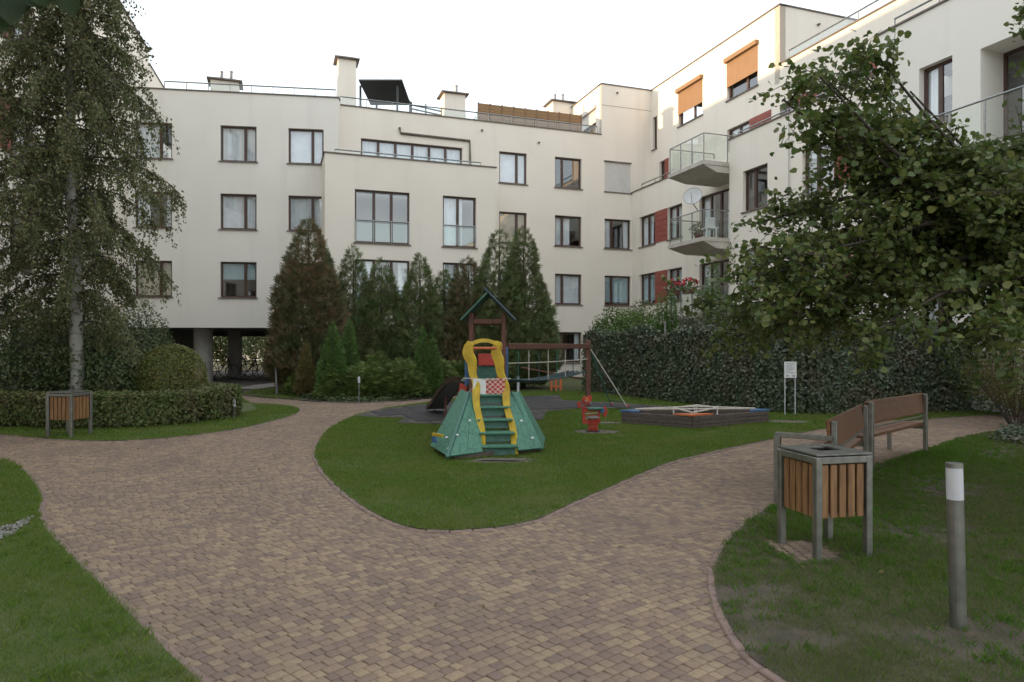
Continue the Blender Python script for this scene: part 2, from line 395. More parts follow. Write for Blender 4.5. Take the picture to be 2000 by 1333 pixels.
for i in order[:300]:
    ln = cand[i,2]; key = (round(ln,3), random.randrange(10))
    if key not in pm:
        V, Fq = paver_geom(ln, WID); me = npmesh('paver', V, [Fq]); me.materials.append(M_['paver'])
        at_ = me.attributes.new('tone', 'FLOAT', 'FACE'); tv = (key[1]+.5)/10
        at_.data.foreach_set('value', np.full(len(Fq), tv, np.float32)); pm[key] = me
    o = link('paver', pm[key], None, path)
    o.location = (P[i,0], P[i,1], random.uniform(-.0035,.002)); o.rotation_euler = (random.gauss(0,.018), random.gauss(0,.018), cand[i,1]+math.pi/2 + random.gauss(0,.012))
Vs, Fs, Ts = [], [], []; nv = 0
for i in range(len(cand)):
    if i in single: continue
    V, Fq = paver_geom(cand[i,2], WID); a_ = cand[i,1]+math.pi/2 + random.gauss(0,.012); ca, sa = math.cos(a_), math.sin(a_)
    W = np.stack([V[:,0]*ca - V[:,1]*sa + P[i,0], V[:,0]*sa + V[:,1]*ca + P[i,1], V[:,2] + random.uniform(-.0035,.002) + random.gauss(0,.02)*V[:,0] + random.gauss(0,.02)*V[:,1]], 1)
    Vs.append(W); Fs.append(Fq + nv); nv += len(V); Ts.append(np.full(len(Fq), random.random()))
me = npmesh('pavers', np.concatenate(Vs), [np.concatenate(Fs)]); me.materials.append(M_['paver'])
me.attributes.new('tone', 'FLOAT', 'FACE').data.foreach_set('value', np.concatenate(Ts).astype(np.float32))
o = link('pavers', me, None, path); tag(o, kind='stuff')
print('pavers', len(cand))
# paving slabs near the near bin
# edging stones
def edging(curve, ln=.20, wd=.098, ymax=19.5):
    pts = [Vector((x,y,0)) for x,y in curve]; acc = [0]
    for a_, b_ in zip(pts, pts[1:]): acc.append(acc[-1] + (b_-a_).length)
    s_ = 0; k = 0; mb = MB()
    def pos(s):
        for i in range(len(acc)-1):
            if acc[i+1] >= s: return pts[i].lerp(pts[i+1], (s-acc[i])/max(acc[i+1]-acc[i],1e-6))
        return pts[-1]
    while s_ + ln < acc[-1]:
        p, q = pos(s_), pos(s_+ln); s_ += ln
        if p.y > ymax or p.y < .8 or abs(p.x) > .8*p.y+1.5: continue
        d = (q-p).normalized(); zt = .012 + random.uniform(-.004,.004)
        a_ = math.atan2(d.y, d.x) + random.gauss(0,.01)
        if 2.5 < p.y < 9 and abs(p.x) < .78*p.y:
            me_ = EDG[0] or MB().bevbox((0,0,-.05), (ln-.006, wd, .10), .008).mesh('edging_stone'); EDG[0] = me_
            o = link('edging_stone', me_, M_['edging'], path); o.location = ((p.x+q.x)/2, (p.y+q.y)/2, zt); o.rotation_euler = (0,random.gauss(0,.01),a_)
        else:
            mb.bevbox(((p.x+q.x)/2,(p.y+q.y)/2,zt-.05), (ln-.006, wd, .10), .008, rz=a_)
    if mb.v: tag(mb.build('edging_stones', M_['edging'], path), kind='stuff')
EDG = [None]
for c_ in (cC, cL1, cL2, cR, cJ): edging(c_)

# rubber matting under the climbing frame
pm_ = gp([(692,816),(735,803),(810,794),(890,786),(960,780),(1010,777),(1092,774),(1099,784),(1130,786),(1200,789),(1312,797),(1280,803),(1190,800),(1130,800),(1068,806),(1060,822),(1000,830),(870,832),(775,829),(790,819)])
mat = flat('rubber_mat', pm_, .034, M_['rubber_joint']); tag(mat, 'dark grey rubber safety matting under the climbing frame', None, kind='structure')
A0 = R(22); ca, sa = math.cos(A0), math.sin(A0); tm = None
for i in range(-30, 30):
    for j in range(-30, 30):
        x0, y0 = i*.5, j*.5; c4 = [(x0*ca-y0*sa, 18+x0*sa+y0*ca) for x0, y0 in ((i*.5-.245,j*.5-.245),(i*.5+.245,j*.5-.245),(i*.5+.245,j*.5+.245),(i*.5-.245,j*.5+.245))]
        if inside(c4, pm_).all():
            tm = tm or MB().bevbox((0,0,0), (.49,.49,.02), .005).mesh('tile')
            o = link('tile', tm, M_['rubber'], mat); o.location = ((c4[0][0]+c4[2][0])/2, (c4[0][1]+c4[2][1])/2, .034 + random.uniform(0,.002)); o.rotation_euler = (0,0,A0)
# pale gravel strip at the lawn edge and by the passage
def pebbles(name, poly, n, smin, smax, label, z=.03):
    xs = [p[0] for p in poly]; ys = [p[1] for p in poly]
    Q = np.stack([rng.uniform(min(xs),max(xs),n*3), rng.uniform(min(ys),max(ys),n*3)],1); Q = Q[inside(Q, poly)][:n]
    oc = np.array([(1,0,0),(0,1,0),(-1,0,0),(0,-1,0),(0,0,.7),(0,0,-.6)]); fo = np.array([(0,1,4),(1,2,4),(2,3,4),(3,0,4),(1,0,5),(2,1,5),(3,2,5),(0,3,5)])
    s_ = rng.uniform(smin,smax,len(Q))[:,None,None]*rng.uniform(.6,1.3,(len(Q),1,3)); th = rng.uniform(0,6.28,len(Q)); V = oc[None]*s_
    X = V[:,:,0]*np.cos(th)[:,None]-V[:,:,1]*np.sin(th)[:,None]; Y = V[:,:,0]*np.sin(th)[:,None]+V[:,:,1]*np.cos(th)[:,None]
    W = np.stack([X+Q[:,0,None], Y+Q[:,1,None], V[:,:,2]+z], 2).reshape(-1,3)
    FF = (fo[None] + (np.arange(len(Q))*6)[:,None,None]).reshape(-1,3)
    me = npmesh(name, W, [FF]); o = link(name, me, M_['gravel']); return tag(o, label, 'gravel', kind='stuff')
GR = gp([(-60,1090),(-30,1040),(20,1032),(70,1012),(58,1024),(28,1048)])
pebbles('gravel', GR, 420, .006, .02, 'strip of pale gravel crossing the lawn at its edge')
pebbles('gravel', gp([(462,762),(500,755),(545,750),(540,757),(500,763)]), 1500, .02, .05, 'pale gravel patch before the bicycle passage', .04)

# ---------------------------------------------------------------- buildings
class PL:
    def __init__(s, p, d): s.p = Vector(p); s.d = Vector(d).normalized(); s.n = Vector((s.d.y, -s.d.x))
    def pt(s, u, z, o=0.0): q = s.p + s.d*u + s.n*o; return Vector((q.x, q.y, z))
    def u(s, px): k = (px-CX)/F; return (k*s.p.y - s.p.x)/(s.d.x - k*s.d.y)
    def z(s, px, py): y = s.p.y + s.d.y*s.u(px); return H - (py-HY)/F*y
def pbox(mb, pl, u0, u1, z0, z1, o0, o1):
    return mb.box8([pl.pt(u0,z0,o1), pl.pt(u1,z0,o1), pl.pt(u1,z0,o0), pl.pt(u0,z0,o0), pl.pt(u0,z1,o1), pl.pt(u1,z1,o1), pl.pt(u1,z1,o0), pl.pt(u0,z1,o0)])
def wall(pl, u0, u1, z0, z1, holes, parent, mat, dep=.28, name='wall', inner=True):
    hs = [(max(u0,a),min(u1,b),max(z0,c),min(z1,d)) for a,b,c,d in holes]
    us = sorted({u0,u1,*[h[0] for h in hs],*[h[1] for h in hs]}); zs = sorted({z0,z1,*[h[2] for h in hs],*[h[3] for h in hs]})
    mb = MB()
    def solid(uc, zc): return not any(h[0] < uc < h[1] and h[2] < zc < h[3] for h in hs)
    for i in range(len(us)-1):
        for j in range(len(zs)-1):
            if solid((us[i]+us[i+1])/2, (zs[j]+zs[j+1])/2):
                a,b,c,d = us[i],us[i+1],zs[j],zs[j+1]
                mb.add([pl.pt(a,c),pl.pt(b,c),pl.pt(b,d),pl.pt(a,d)], [(0,1,2,3)])
                mb.add([pl.pt(a,c,-dep),pl.pt(b,c,-dep),pl.pt(b,d,-dep),pl.pt(a,d,-dep)], [(3,2,1,0)])
    for a,b,c,d in hs + [(u0,u1,z0,z1)]:
        q = [pl.pt(a,c),pl.pt(b,c),pl.pt(b,d),pl.pt(a,d)]; r_ = [pl.pt(a,c,-dep),pl.pt(b,c,-dep),pl.pt(b,d,-dep),pl.pt(a,d,-dep)]
        mb.add(q + r_, [(0,4,5,1),(1,5,6,2),(2,6,7,3),(3,7,4,0)])
    return mb.build(name, mat, parent)
def cop(pl, u0, u1, z, parent, name='coping', wdt=.42, hgt=.05):
    mb = MB(); pbox(mb, pl, u0, u1, z+.002, z+hgt, -wdt+.06, .05); return mb.build(name, M_['coping'], parent)
def curtain(pl, u0, u1, z0, z1, off, parent, mat, name='curtain', amp=.03):
    n = max(6, int((u1-u0)*26)); mb = MB(); vs = []
    for i in range(n+1):
        u = u0 + (u1-u0)*i/n; o_ = off + amp*math.sin(i*1.3+random.random()) * random.uniform(.5,1)
        vs += [pl.pt(u,z0,o_), pl.pt(u,z1,off+amp*.5*math.sin(i*1.3))]
    return mb.add(vs, [(2*i,2*i+2,2*i+3,2*i+1) for i in range(n)]).build(name, mat, parent, True)
def window(pl, u0, u1, z0, z1, parent, split=(.7,), inner='curtain', sill=True, rec=.13, fr=.075, transom=None, name='window', label=None, tilt=None):
    mb = MB(); o1, o0 = -rec, -rec-.07
    pbox(mb, pl, u0, u1, z0, z0+fr, o0, o1); pbox(mb, pl, u0, u1, z1-fr, z1, o0, o1)
    pbox(mb, pl, u0, u0+fr, z0+fr, z1-fr, o0, o1); pbox(mb, pl, u1-fr, u1, z0+fr, z1-fr, o0, o1)
    ms = [u0 + (u1-u0)*s for s in split]
    for m_ in ms: pbox(mb, pl, m_-.06, m_+.06, z0+fr, z1-fr, o0+.003, o1-.003)
    if transom: pbox(mb, pl, u0+fr, u1-fr, transom-.04, transom+.04, o0+.006, o1-.006)
    wd = mb.build(name, M_['frame_brown'], parent)
    if label: wd['label'] = label
    edges = [u0+fr] + [x for m_ in ms for x in (m_-.06, m_+.06)] + [u1-fr]
    for i in range(0, len(edges), 2):
        q = MB(); t_ = random.uniform(-.006,.006); s_ = random.uniform(-.006,.006)
        a_, b_, c_, d_ = edges[i]-.01, edges[i+1]+.01, z0+fr-.01, z1-fr+.01
        q.add([pl.pt(a_,c_,o0+.03), pl.pt(b_,c_,o0+.03+t_), pl.pt(b_,d_,o0+.03+t_+s_), pl.pt(a_,d_,o0+.03+s_)], [(0,1,2,3)]).build('pane', M_['glass'], wd)
    if sill:
        q = MB(); pbox(q, pl, u0-.06, u1+.06, z0-.045, z0-.002, -rec, .07); q.build('sill', M_['sill'], wd)
    oc = o0 - .07
    if inner == 'curtain': curtain(pl, u0+.02, u1-.02, z0+.02, z1-.04, oc, wd, M_['curtain_white'])
    elif inner == 'side':
        curtain(pl, u0+.02, u0+(u1-u0)*.36, z0+.02, z1-.04, oc, wd, M_['curtain_white'])
        curtain(pl, u1-(u1-u0)*.2, u1-.02, z0+.02, z1-.04, oc, wd, M_['curtain_white'])
    elif inner == 'left': curtain(pl, u0+.02, u0+(u1-u0)*.62, z0+.02, z1-.04, oc, wd, M_['curtain_white'])
    elif inner == 'cream': curtain(pl, u0+.02, u1-.02, z0+.02, z1-.04, oc, wd, M_['curtain_cream'])
    elif inner == 'blind':
        q = MB(); pbox(q, pl, u0+.03, u1-.03, z0+(z1-z0)*.52, z1-.05, oc, oc+.012); q.build('blind', M_['blind_teal'], wd)
    elif inner == 'teal':
        q = MB(); pbox(q, pl, u0+.03, u1-.03, z0+(z1-z0)*.12, z1-.05, oc, oc+.012); q.build('blind', M_['blind_teal'], wd)
    elif inner == 'white':
        q = MB(); pbox(q, pl, u0+.03, u1-.03, z0+.1, z1-.05, oc, oc+.012); q.build('blind', M_['curtain_white'], wd)
    return wd
def slab(name, poly, z0, z1, mat, parent): return MB().prism(poly, z0, z1).build(name, mat, parent)
def xy(pl, u, o=0): q = pl.pt(u,0,o); return (q.x,q.y)
def railing(pl, u0, u1, z0, h, parent, off=-.12, step=1.3, name='railing', gl=True, ends=False, zg=.06):
    n = max(1, round((u1-u0)/step)); mb = MB(); mb.tube([pl.pt(u0,z0+h,off), pl.pt(u1,z0+h,off)], .03, 6)
    r_ = mb.build(name, M_['steel'], parent)
    for i in range(n+1):
        u = u0 + (u1-u0)*i/n; q = MB(); pbox(q, pl, u-.015, u+.015, z0, z0+h-.015, off-.015, off+.015); q.build('post', M_['steel'], r_)
        if i < n and gl:
            q = MB(); q.add([pl.pt(u+.05,z0+zg,off+.03), pl.pt(u+(u1-u0)/n-.05,z0+zg,off+.03), pl.pt(u+(u1-u0)/n-.05,z0+h-.05,off+.03), pl.pt(u+.05,z0+h-.05,off+.03)], [(0,1,2,3)]).build('glass_panel', M_['rail_glass'], r_)
    return r_
FL = [-.09, 2.85, 5.79, 8.73, 11.67]
def row(k): return FL[k]+.84, FL[k]+2.38

# left wing over the passage
L = PL((-11.84,29.5), (.99,.139)); uL0, uL1 = L.u(236), L.u(661)
BL = empty('apartment_building', 'cream apartment block with shade-greyed wall colour standing on columns above the bicycle passage', 'building', L.pt(uL0,0))
holes = []; wl = []
kinds = {(0,3):'left',(1,3):'curtain',(2,3):'white',(0,2):'side',(1,2):'white',(2,2):'curtain',(0,1):'cream',(1,1):'blind',(2,1):'none'}
for ci,(pa,pb) in enumerate(((263,336),(430,501),(563,632))):
    for k in (1,2,3):
        z0,z1 = row(k); a_, b_ = L.u(pa), L.u(pb); holes.append((a_,b_,z0,z1)); wl.append((a_,b_,z0,z1,kinds[(ci,k)]))
ZL = 12.52
wall(L, uL0, uL1, 2.38, ZL, holes, BL, M_['stucco_shaded'])
for a_,b_,z0,z1,kd in wl: window(L, a_, b_, z0, z1, BL, (.68,), kd)
cop(L, uL0, uL1+.05, ZL, BL)
dp = 11.5
for z in (2.38, 5.55, 8.5, 11.6):
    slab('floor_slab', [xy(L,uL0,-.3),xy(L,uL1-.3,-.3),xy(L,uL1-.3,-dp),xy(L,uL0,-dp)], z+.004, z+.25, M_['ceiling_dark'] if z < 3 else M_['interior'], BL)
q = MB(); pbox(q, L, uL0, uL1, 2.38, ZL-.4, -dp-.2, -dp); q.build('back_wall', M_['stucco_shaded'], BL)
q = MB(); pbox(q, L, uL1-.25, uL1, 2.40, ZL-.01, -dp, -.29); q.build('end_wall', M_['stucco_shaded'], BL)
for px_,Y_ in ((397,30.6),(459,34.5),(318,31.2),(560,33.5)):
    x_ = (px_-CX)/F*Y_; q = MB().lathe((x_,Y_,-.05), [(.40,0),(.40,2.44)], 20) if px_ == 397 else MB().box((x_,Y_,1.17),(.55,.55,2.44), R(8))
    q.build('column', M_['concrete'], BL, False)
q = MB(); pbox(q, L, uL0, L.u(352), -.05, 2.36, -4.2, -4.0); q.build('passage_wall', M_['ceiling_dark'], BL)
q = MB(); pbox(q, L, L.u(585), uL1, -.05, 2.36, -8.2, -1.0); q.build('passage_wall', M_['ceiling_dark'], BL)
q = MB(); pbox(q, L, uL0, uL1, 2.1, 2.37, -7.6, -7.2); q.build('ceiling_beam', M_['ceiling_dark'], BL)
railing(L, L.u(318), L.u(655), ZL+.05, .38, BL, -.2, .95)

# middle wing
Mp = PL((.76,33.8), (.944,.330)); um0 = Mp.u(661); uc = Mp.u(1234); uc2 = 7.0; ZM = 12.46
BM = empty('apartment_building', 'cream apartment block behind the conifers with a projecting bay and roof terrace', 'building', Mp.pt(um0,0))
holes = []; wl = []
def addw(pl, pa, pb, k, kd, sp=(.62,), zz=None):
    z0,z1 = zz or row(k); a_,b_ = pl.u(pa), pl.u(pb); holes.append((a_,b_,z0,z1)); wl.append((a_,b_,z0,z1,kd,sp))
for k,kd in ((3,'white'),(2,'cream'),(1,'side')): addw(Mp, 975,1029,k,kd,(.66,))
for k,kd in ((3,'none'),(2,'left'),(1,'curtain'),(0,'side')): addw(Mp, 1084,1136,k,kd,(.30,))
for k,kd in ((2,'side'),(1,'teal')): addw(Mp, 1181,1232,k,kd,(.30,))
addw(Mp, 1181,1232,0,'none',(.3,))
strip = (Mp.u(705), Mp.u(903), 8.78, 11.08); holes.append(strip)
shut = (Mp.u(1181), Mp.u(1232), *row(3)); holes.append(shut)
wall(Mp, um0, uc2+.3, -.1, ZM, holes, BM, M_['stucco_cream'])
for a_,b_,z0,z1,kd,sp in wl: window(Mp, a_, b_, z0, z1, BM, sp, kd)
window(Mp, *strip, BM, (1/6,2/6,3/6,4/6,5/6), 'curtain', sill=False)
def shutter(pl, a_, b_, z0, z1, zb, mat, parent, o_=-.06, box=True, label=None):
    q = MB(); n = max(3, int((z1-zb)/.055)); h_ = (z1-zb)/n
    for i in range(n): pbox(q, pl, a_, b_, zb+i*h_+.004, zb+(i+1)*h_, o_-.012, o_)
    pbox(q, pl, a_, b_, zb, z1, o_-.018, o_-.0125)
    s_ = q.build('roller_shutter', mat, parent)
    if label: s_['label'] = label
    if box: q = MB(); pbox(q, pl, a_-.05, b_+.05, z1-.02, z1+.16, o_-.02, o_+.14); q.build('shutter_box', mat, s_)
    return s_
s_ = shutter(Mp, *shut, shut[2], M_['shutter_white'], BM, -.04, False, 'closed white roller shutter')
q = MB(); pbox(q, Mp, shut[0]-.04, shut[1]+.04, shut[3], shut[3]+.05, -.02, .05); pbox(q, Mp, shut[0]-.04, shut[1]+.04, shut[2]-.05, shut[2], -.02, .05); q.build('sill', M_['sill'], s_)
ub = 4.08
cop(Mp, um0, ub, ZM, BM)
railing(Mp, um0+.1, ub-.15, ZM+.05, .42, BM, -.2, 1.2)
for z in (2.6, 5.55, 8.5, 11.6):
    slab('floor_slab', [xy(Mp,um0+.3,-.3),xy(Mp,uc2,-.3),xy(Mp,uc2,-11),xy(Mp,um0+.3,-11)], z, z+.22, M_['interior'], BM)
q = MB(); pbox(q, Mp, um0, uc2+.5, -.1, ZM-.4, -11.2, -11); q.build('back_wall', M_['stucco_cream'], BM)
# fifth-storey block at the corner
ZT = 15.08
wall(Mp, ub, uc2+.3, ZM, ZT, [], BM, M_['stucco_cream'], name='upper_wall')
SU = PL(xy(Mp, ub), (-Mp.n.x*-1, -Mp.n.y*-1)); SU = PL(xy(Mp, ub), (Mp.n.x, Mp.n.y))   # runs out toward the court; flipped below
SU = PL(xy(Mp, ub, -9), (Mp.n.x, Mp.n.y))
wh = (6.6, 8.35, 12.0, 14.05)
wall(SU, 0, 8.998, 11.8, ZT, [wh], BM, M_['stucco_cream'], name='upper_wall')
window(SU, *wh, BM, (.5,), 'none'); shutter(SU, wh[0], wh[1], wh[2], wh[3], 13.35, M_['shutter_white'], BM, -.03)
cop(Mp, ub-.05, uc2+.2, ZT, BM); cop(SU, 0, 8.93, ZT, BM)
slab('roof', [xy(Mp,ub+.3,-.3),xy(Mp,uc2+2,-.3),xy(Mp,uc2+2,-9),xy(Mp,ub+.3,-9)], ZT-.5, ZT-.3, M_['roof_felt'], BM)
q = MB(); pbox(q, Mp, ub+.01, uc2+2, 11.8, ZT-.1, -9.2, -9.01); q.build('back_wall', M_['stucco_cream'], BM)
# joint line and little outlets
q = MB(); pbox(q, Mp, ub+.02, uc2-.02, 14.0, 14.02, -.001, .006); q.build('joint_strip', M_['sill'], BM)
for px_,py_ in ((1205,182),(941,255),(1052,279)):
    u_, z_ = Mp.u(px_), Mp.z(px_,py_); q = MB(); q.tube([Mp.pt(u_,z_,-.05), Mp.pt(u_,z_-.02,.10)], .05, 8); q.build('vent_outlet', M_['coping'], BM)
# bay
Bp = PL((-5.57,29.1), (.944,.330)); ub0, ub1 = Bp.u(634), Bp.u(968); ZB = 9.62
holes = []; bw = []
for pa,pb,sp in ((693,800,(.35,.67)),(865,930,(.46,))):
    for k in (2,1,0):
        z0 = FL[k]+.18; a_,b_ = Bp.u(pa), Bp.u(pb); holes.append((a_,b_,z0,FL[k]+2.42)); bw.append((a_,b_,z0,FL[k]+2.42,sp,k))
wall(Bp, ub0, ub1, -.1, ZB, holes, BM, M_['stucco_cream'], name='bay_wall')
for a_,b_,z0,z1,sp,k in bw:
    wdw = window(Bp, a_, b_, z0, z1, BM, sp, ('none' if len(sp) == 2 else 'left') if k == 2 else 'side')
    railing(Bp, a_+.03, b_-.03, z0+.02, .92, BM, .03, .75, 'window_railing')
Bl = PL(xy(Bp, ub0, -2.9), (Bp.n.x, Bp.n.y)); wall(Bl, 0, 2.898, -.1, ZB-.002, [], BM, M_['stucco_cream'], name='bay_wall', dep=.2)
Br = PL(xy(Bp, ub1), (-Bp.n.x, -Bp.n.y)); wall(Br, .002, 2.1, -.1, ZB-.002, [], BM, M_['stucco_cream'], name='bay_wall', dep=.2)
cop(Bp, ub0-.05, ub1+.05, ZB, BM); cop(Bl, 0, 2.84, ZB, BM)
for z in (2.6,5.55,8.5): slab('floor_slab', [xy(Bp,ub0+.25,-.29),xy(Bp,ub1-.25,-.29),xy(Bp,ub1-.25,-2.15),xy(Bp,ub0+.25,-2.15)], z+.003, z+.2, M_['interior'], BM)
railing(Bp, Bp.u(655), Bp.u(942), ZB+.05, .20, BM, -.25, 1.15)
q = MB(); q.tube([Mp.pt(Mp.u(780),Mp.z(780,250),.06),Mp.pt(Mp.u(782),Mp.z(782,261),.06),Mp.pt(Mp.u(917),Mp.z(917,276),.06),Mp.pt(Mp.u(918),Mp.z(918,322),.06)], .055, 8); q.build('drain_pipe', M_['coping'], BM)

# right wing
dR = (.333,-.943)
R1 = PL((6.27,35.73), dR); R0 = PL((7.37,36.1), dR); R2 = PL((8.44,26.5), dR); GW = PL(xy(R2,0,.35), dR)
BR = empty('apartment_building', 'cream apartment block with balconies and red panels, its top storey sunlit', 'building', R1.pt(0,0))
ZR = 9.58
def redpanel(pl, a_, b_, z0, z1, parent, o_=.0):
    n = 6; h_ = (z1-z0)/n
    for i in range(n):
        q = MB(); pbox(q, pl, a_, b_, z0+i*h_+.012, z0+(i+1)*h_, o_-.03, o_+.03); q.build('cladding_board', M_['red_panel'], parent)
u12 = R1.u(1425)+1.2
holes = []; wl = []; rp = []
for k,kd in ((2,'left'),(1,'teal'),(0,'none')):
    addw(R1, 1249,1280,k,kd,(.45,)); addw(R1, 1304,1332,k,kd,(.5,)); rp.append((R1.u(1280)+.01, R1.u(1304)-.01, *row(k)))
for k in (2,1,0): addw(R1, 1366,1424,k,'side',(.33,.66), (FL[k]+.1, FL[k]+2.35))
wall(R1, 0, u12, -.1, ZR, holes, BR, M_['stucco_cream'])
for a_,b_,z0,z1,kd,sp in wl: window(R1, a_, b_, z0, z1, BR, sp, kd)
for r_ in rp: redpanel(R1, *r_, BR)
cop(R1, 0, R1.u(1303), ZR, BR)
railing(R1, R1.u(1247), R1.u(1300), ZR+.05, .28, BR, -.2, 1.5, gl=False)
# set-back upper storeys
u0e = R0.u(1523); u0x = 26.0
holes = []; wl = []; rp = []; sh = []
a_, b_ = R0.u(1270)+.25, R0.u(1283); holes.append((a_,b_,11.9,13.6)); wl.append((a_,b_,11.9,13.6,'none',(.5,)))
for pa,pb in ((1325,1372),(1420,1480)):
    z0,z1 = FL[4]+.72, FL[4]+2.4; a_,b_ = R0.u(pa), R0.u(pb); holes.append((a_,b_,z0,z1)); wl.append((a_,b_,z0,z1,'none',(.6,))); sh.append((a_,b_,z0,z1))
addw(R0, 1420,1464,3,'white',(.5,)); rp.append((R0.u(1464)+.02,R0.u(1507)-.02,*row(3))); addw(R0, 1507,1560,3,'white',(.5,)); rp.append((R0.u(1560)+.02,R0.u(1606),*row(3)))
addw(R0, 1640,1690,3,'none',(.5,)); rp.append((R0.u(1690)+.02,R0.u(1716),*row(3))); addw(R0, 1288,1299,3,'white',(.5,)); rp.append((R0.u(1299)+.01,R0.u(1306),*row(3)))
wall(R0, -.3, u0e, 8.6, ZT, [h for h in holes if h[1] < u0e+.01], BR, M_['stucco_cream'], name='upper_wall')
wall(R0, u0e, u0x, 8.6, 12.72, [h for h in holes if h[0] > u0e-1], BR, M_['stucco_cream'], name='upper_wall')
for a_,b_,z0,z1,kd,sp in wl: window(R0, a_, b_, z0, z1, BR, sp, kd)
for r_ in rp: redpanel(R0, *r_, BR)
for a_,b_,z0,z1 in sh: shutter(R0, a_, b_, z0, z1, z0+.58, M_['shutter_orange'], BR, .02, label='orange roller shutter half lowered over its window')
cop(R0, 0, u0e+.05, ZT, BR); cop(R0, u0e, u0x, 12.72, BR)
RE = PL(xy(R0,u0e), (-R0.n.x,-R0.n.y)); wall(RE, 0, 9, 12.0, ZT-.002, [], BR, M_['stucco_cream'], name='upper_wall'); cop(RE, .07, 9, ZT, BR)
u_ = RE.u(1562) if False else 1.9
q = MB(); q.tube([RE.pt(u_,14.6,-.05), RE.pt(u_,14.58,.1)], .05, 8); q.build('vent_outlet', M_['coping'], BR)
railing(R0, u0e+.3, u0x-1, 12.77, .42, BR, -.2, 1.6)
slab('roof', [xy(R0,0,-.3),xy(R0,u0e-.3,-.3),xy(R0,u0e-.3,-9),xy(R0,0,-9)], ZT-.5, ZT-.3, M_['roof_felt'], BR)
slab('roof', [xy(R0,u0e,-.3),xy(R0,u0x,-.3),xy(R0,u0x,-11),xy(R0,u0e,-11)], 12.0, 12.2, M_['roof_felt'], BR)
slab('floor_slab', [xy(R0,0,-.3),xy(R0,u0e,-.3),xy(R0,u0e,-11),xy(R0,0,-11)], 11.5, 11.7, M_['interior'], BR)
q = MB(); pbox(q, R0, 0, u0x, -.1, 12.6, -11.3, -11.05); q.build('back_wall', M_['stucco_cream'], BR)
q = MB(); pbox(q, R0, 0, u0e, 12.6, ZT-.01, -9.3, -9.05); q.build('back_wall', M_['stucco_cream'], BR)
for z in (2.6,5.55,8.5): slab('floor_slab', [xy(R1,0,-.3),xy(R1,25,-.3),xy(R1,25,-12),xy(R1,0,-12)], z, z+.2, M_['interior'], BR)
# forward block
u2e = R2.u(1714)+.4; holes = []; wl = []; rp = []
for k,kd in ((2,'none'),(1,'side'),(0,'none')): addw(R2, 1451,1499,k,kd,(.4,))
for k,kd in ((2,'white'),(1,'left'),(0,'none')):
    addw(R2, 1567,1628,k,kd,(.42,)); rp.append((R2.u(1629)+.02,R2.u(1664),*row(k))); addw(R2, 1665,1706,k,'curtain',(.5,))
wall(R2, 0, u2e, -.1, ZR+.002, holes, BR, M_['stucco_cream'], name='forward_wall')
for a_,b_,z0,z1,kd,sp in wl: window(R2, a_, b_, z0, z1, BR, sp, kd)
for r_ in rp: redpanel(R2, *r_, BR)
RS = PL(xy(R2,0), (R2.n.x,R2.n.y)); RS = PL(xy(R2,0,-1.3), (R2.n.x,R2.n.y)); wall(RS, 0, 1.298, -.1, ZR, [], BR, M_['stucco_cream'], name='forward_wall', dep=.2)
cop(R2, -.05, u2e, ZR+.002, BR); railing(R2, .2, u2e-.3, ZR+.05, .22, BR, -.25, 1.5, gl=False)
slab('terrace_floor', [xy(R2,.1,-.3),xy(R2,u2e,-.3),xy(R2,u2e,-2.5),xy(R2,.1,-2.5)], 8.62, 8.75, M_['roof_felt'], BR)
slab('terrace_floor', [xy(R1,0,-.3),xy(R1,8,-.3),xy(R1,8,-1.3),xy(R1,0,-1.3)], 8.62, 8.745, M_['roof_felt'], BR)
q = MB(); u_ = R2.u(1543); q.tube([R2.pt(u_,0,.05),R2.pt(u_,ZR,.05)], .012, 6); q.build('lightning_rod', M_['metal_grey'], BR)
# block at the end, its stucco colour greyed to stand for shade
gu0 = GW.u(1714); holes = []; wl = []
for z0 in (7.4,4.4,1.4): addw(GW, 1795,1860,0,'side',(.5,),(z0,z0+1.65))
lg = (GW.u(1915), GW.u(2010), 6.1, 8.9); holes.append(lg); holes.append((lg[0],lg[1],3.1,5.6))
wall(GW, gu0, gu0+15, -.1, 10.5, holes, BR, M_['stucco_shaded'], dep=.9, name='end_wall')
for a_,b_,z0,z1,kd,sp in wl: window(GW, a_, b_, z0, z1, BR, sp, kd, rec=.18)
for a_,b_,z0,z1 in (lg,(lg[0],lg[1],3.1,5.6)): window(GW, a_, b_, z0, z1, BR, (.5,), 'none', rec=.8, sill=False)
cop(GW, gu0-.03, gu0+15, 10.5, BR); railing(GW, gu0+.4, gu0+14, 10.55, .3, BR, -.2, 1.4, gl=False)
GE = PL(xy(GW,gu0,-1.8), (GW.n.x,GW.n.y)); wall(GE, 0, 1.798, -.1, 10.498, [], BR, M_['stucco_shaded'], name='end_wall', dep=.2)
slab('terrace_floor', [xy(GW,gu0+.2,-.9),xy(GW,gu0+15,-.9),xy(GW,gu0+15,-2.6),xy(GW,gu0+.2,-2.6)], 9.6, 9.75, M_['roof_felt'], BR)
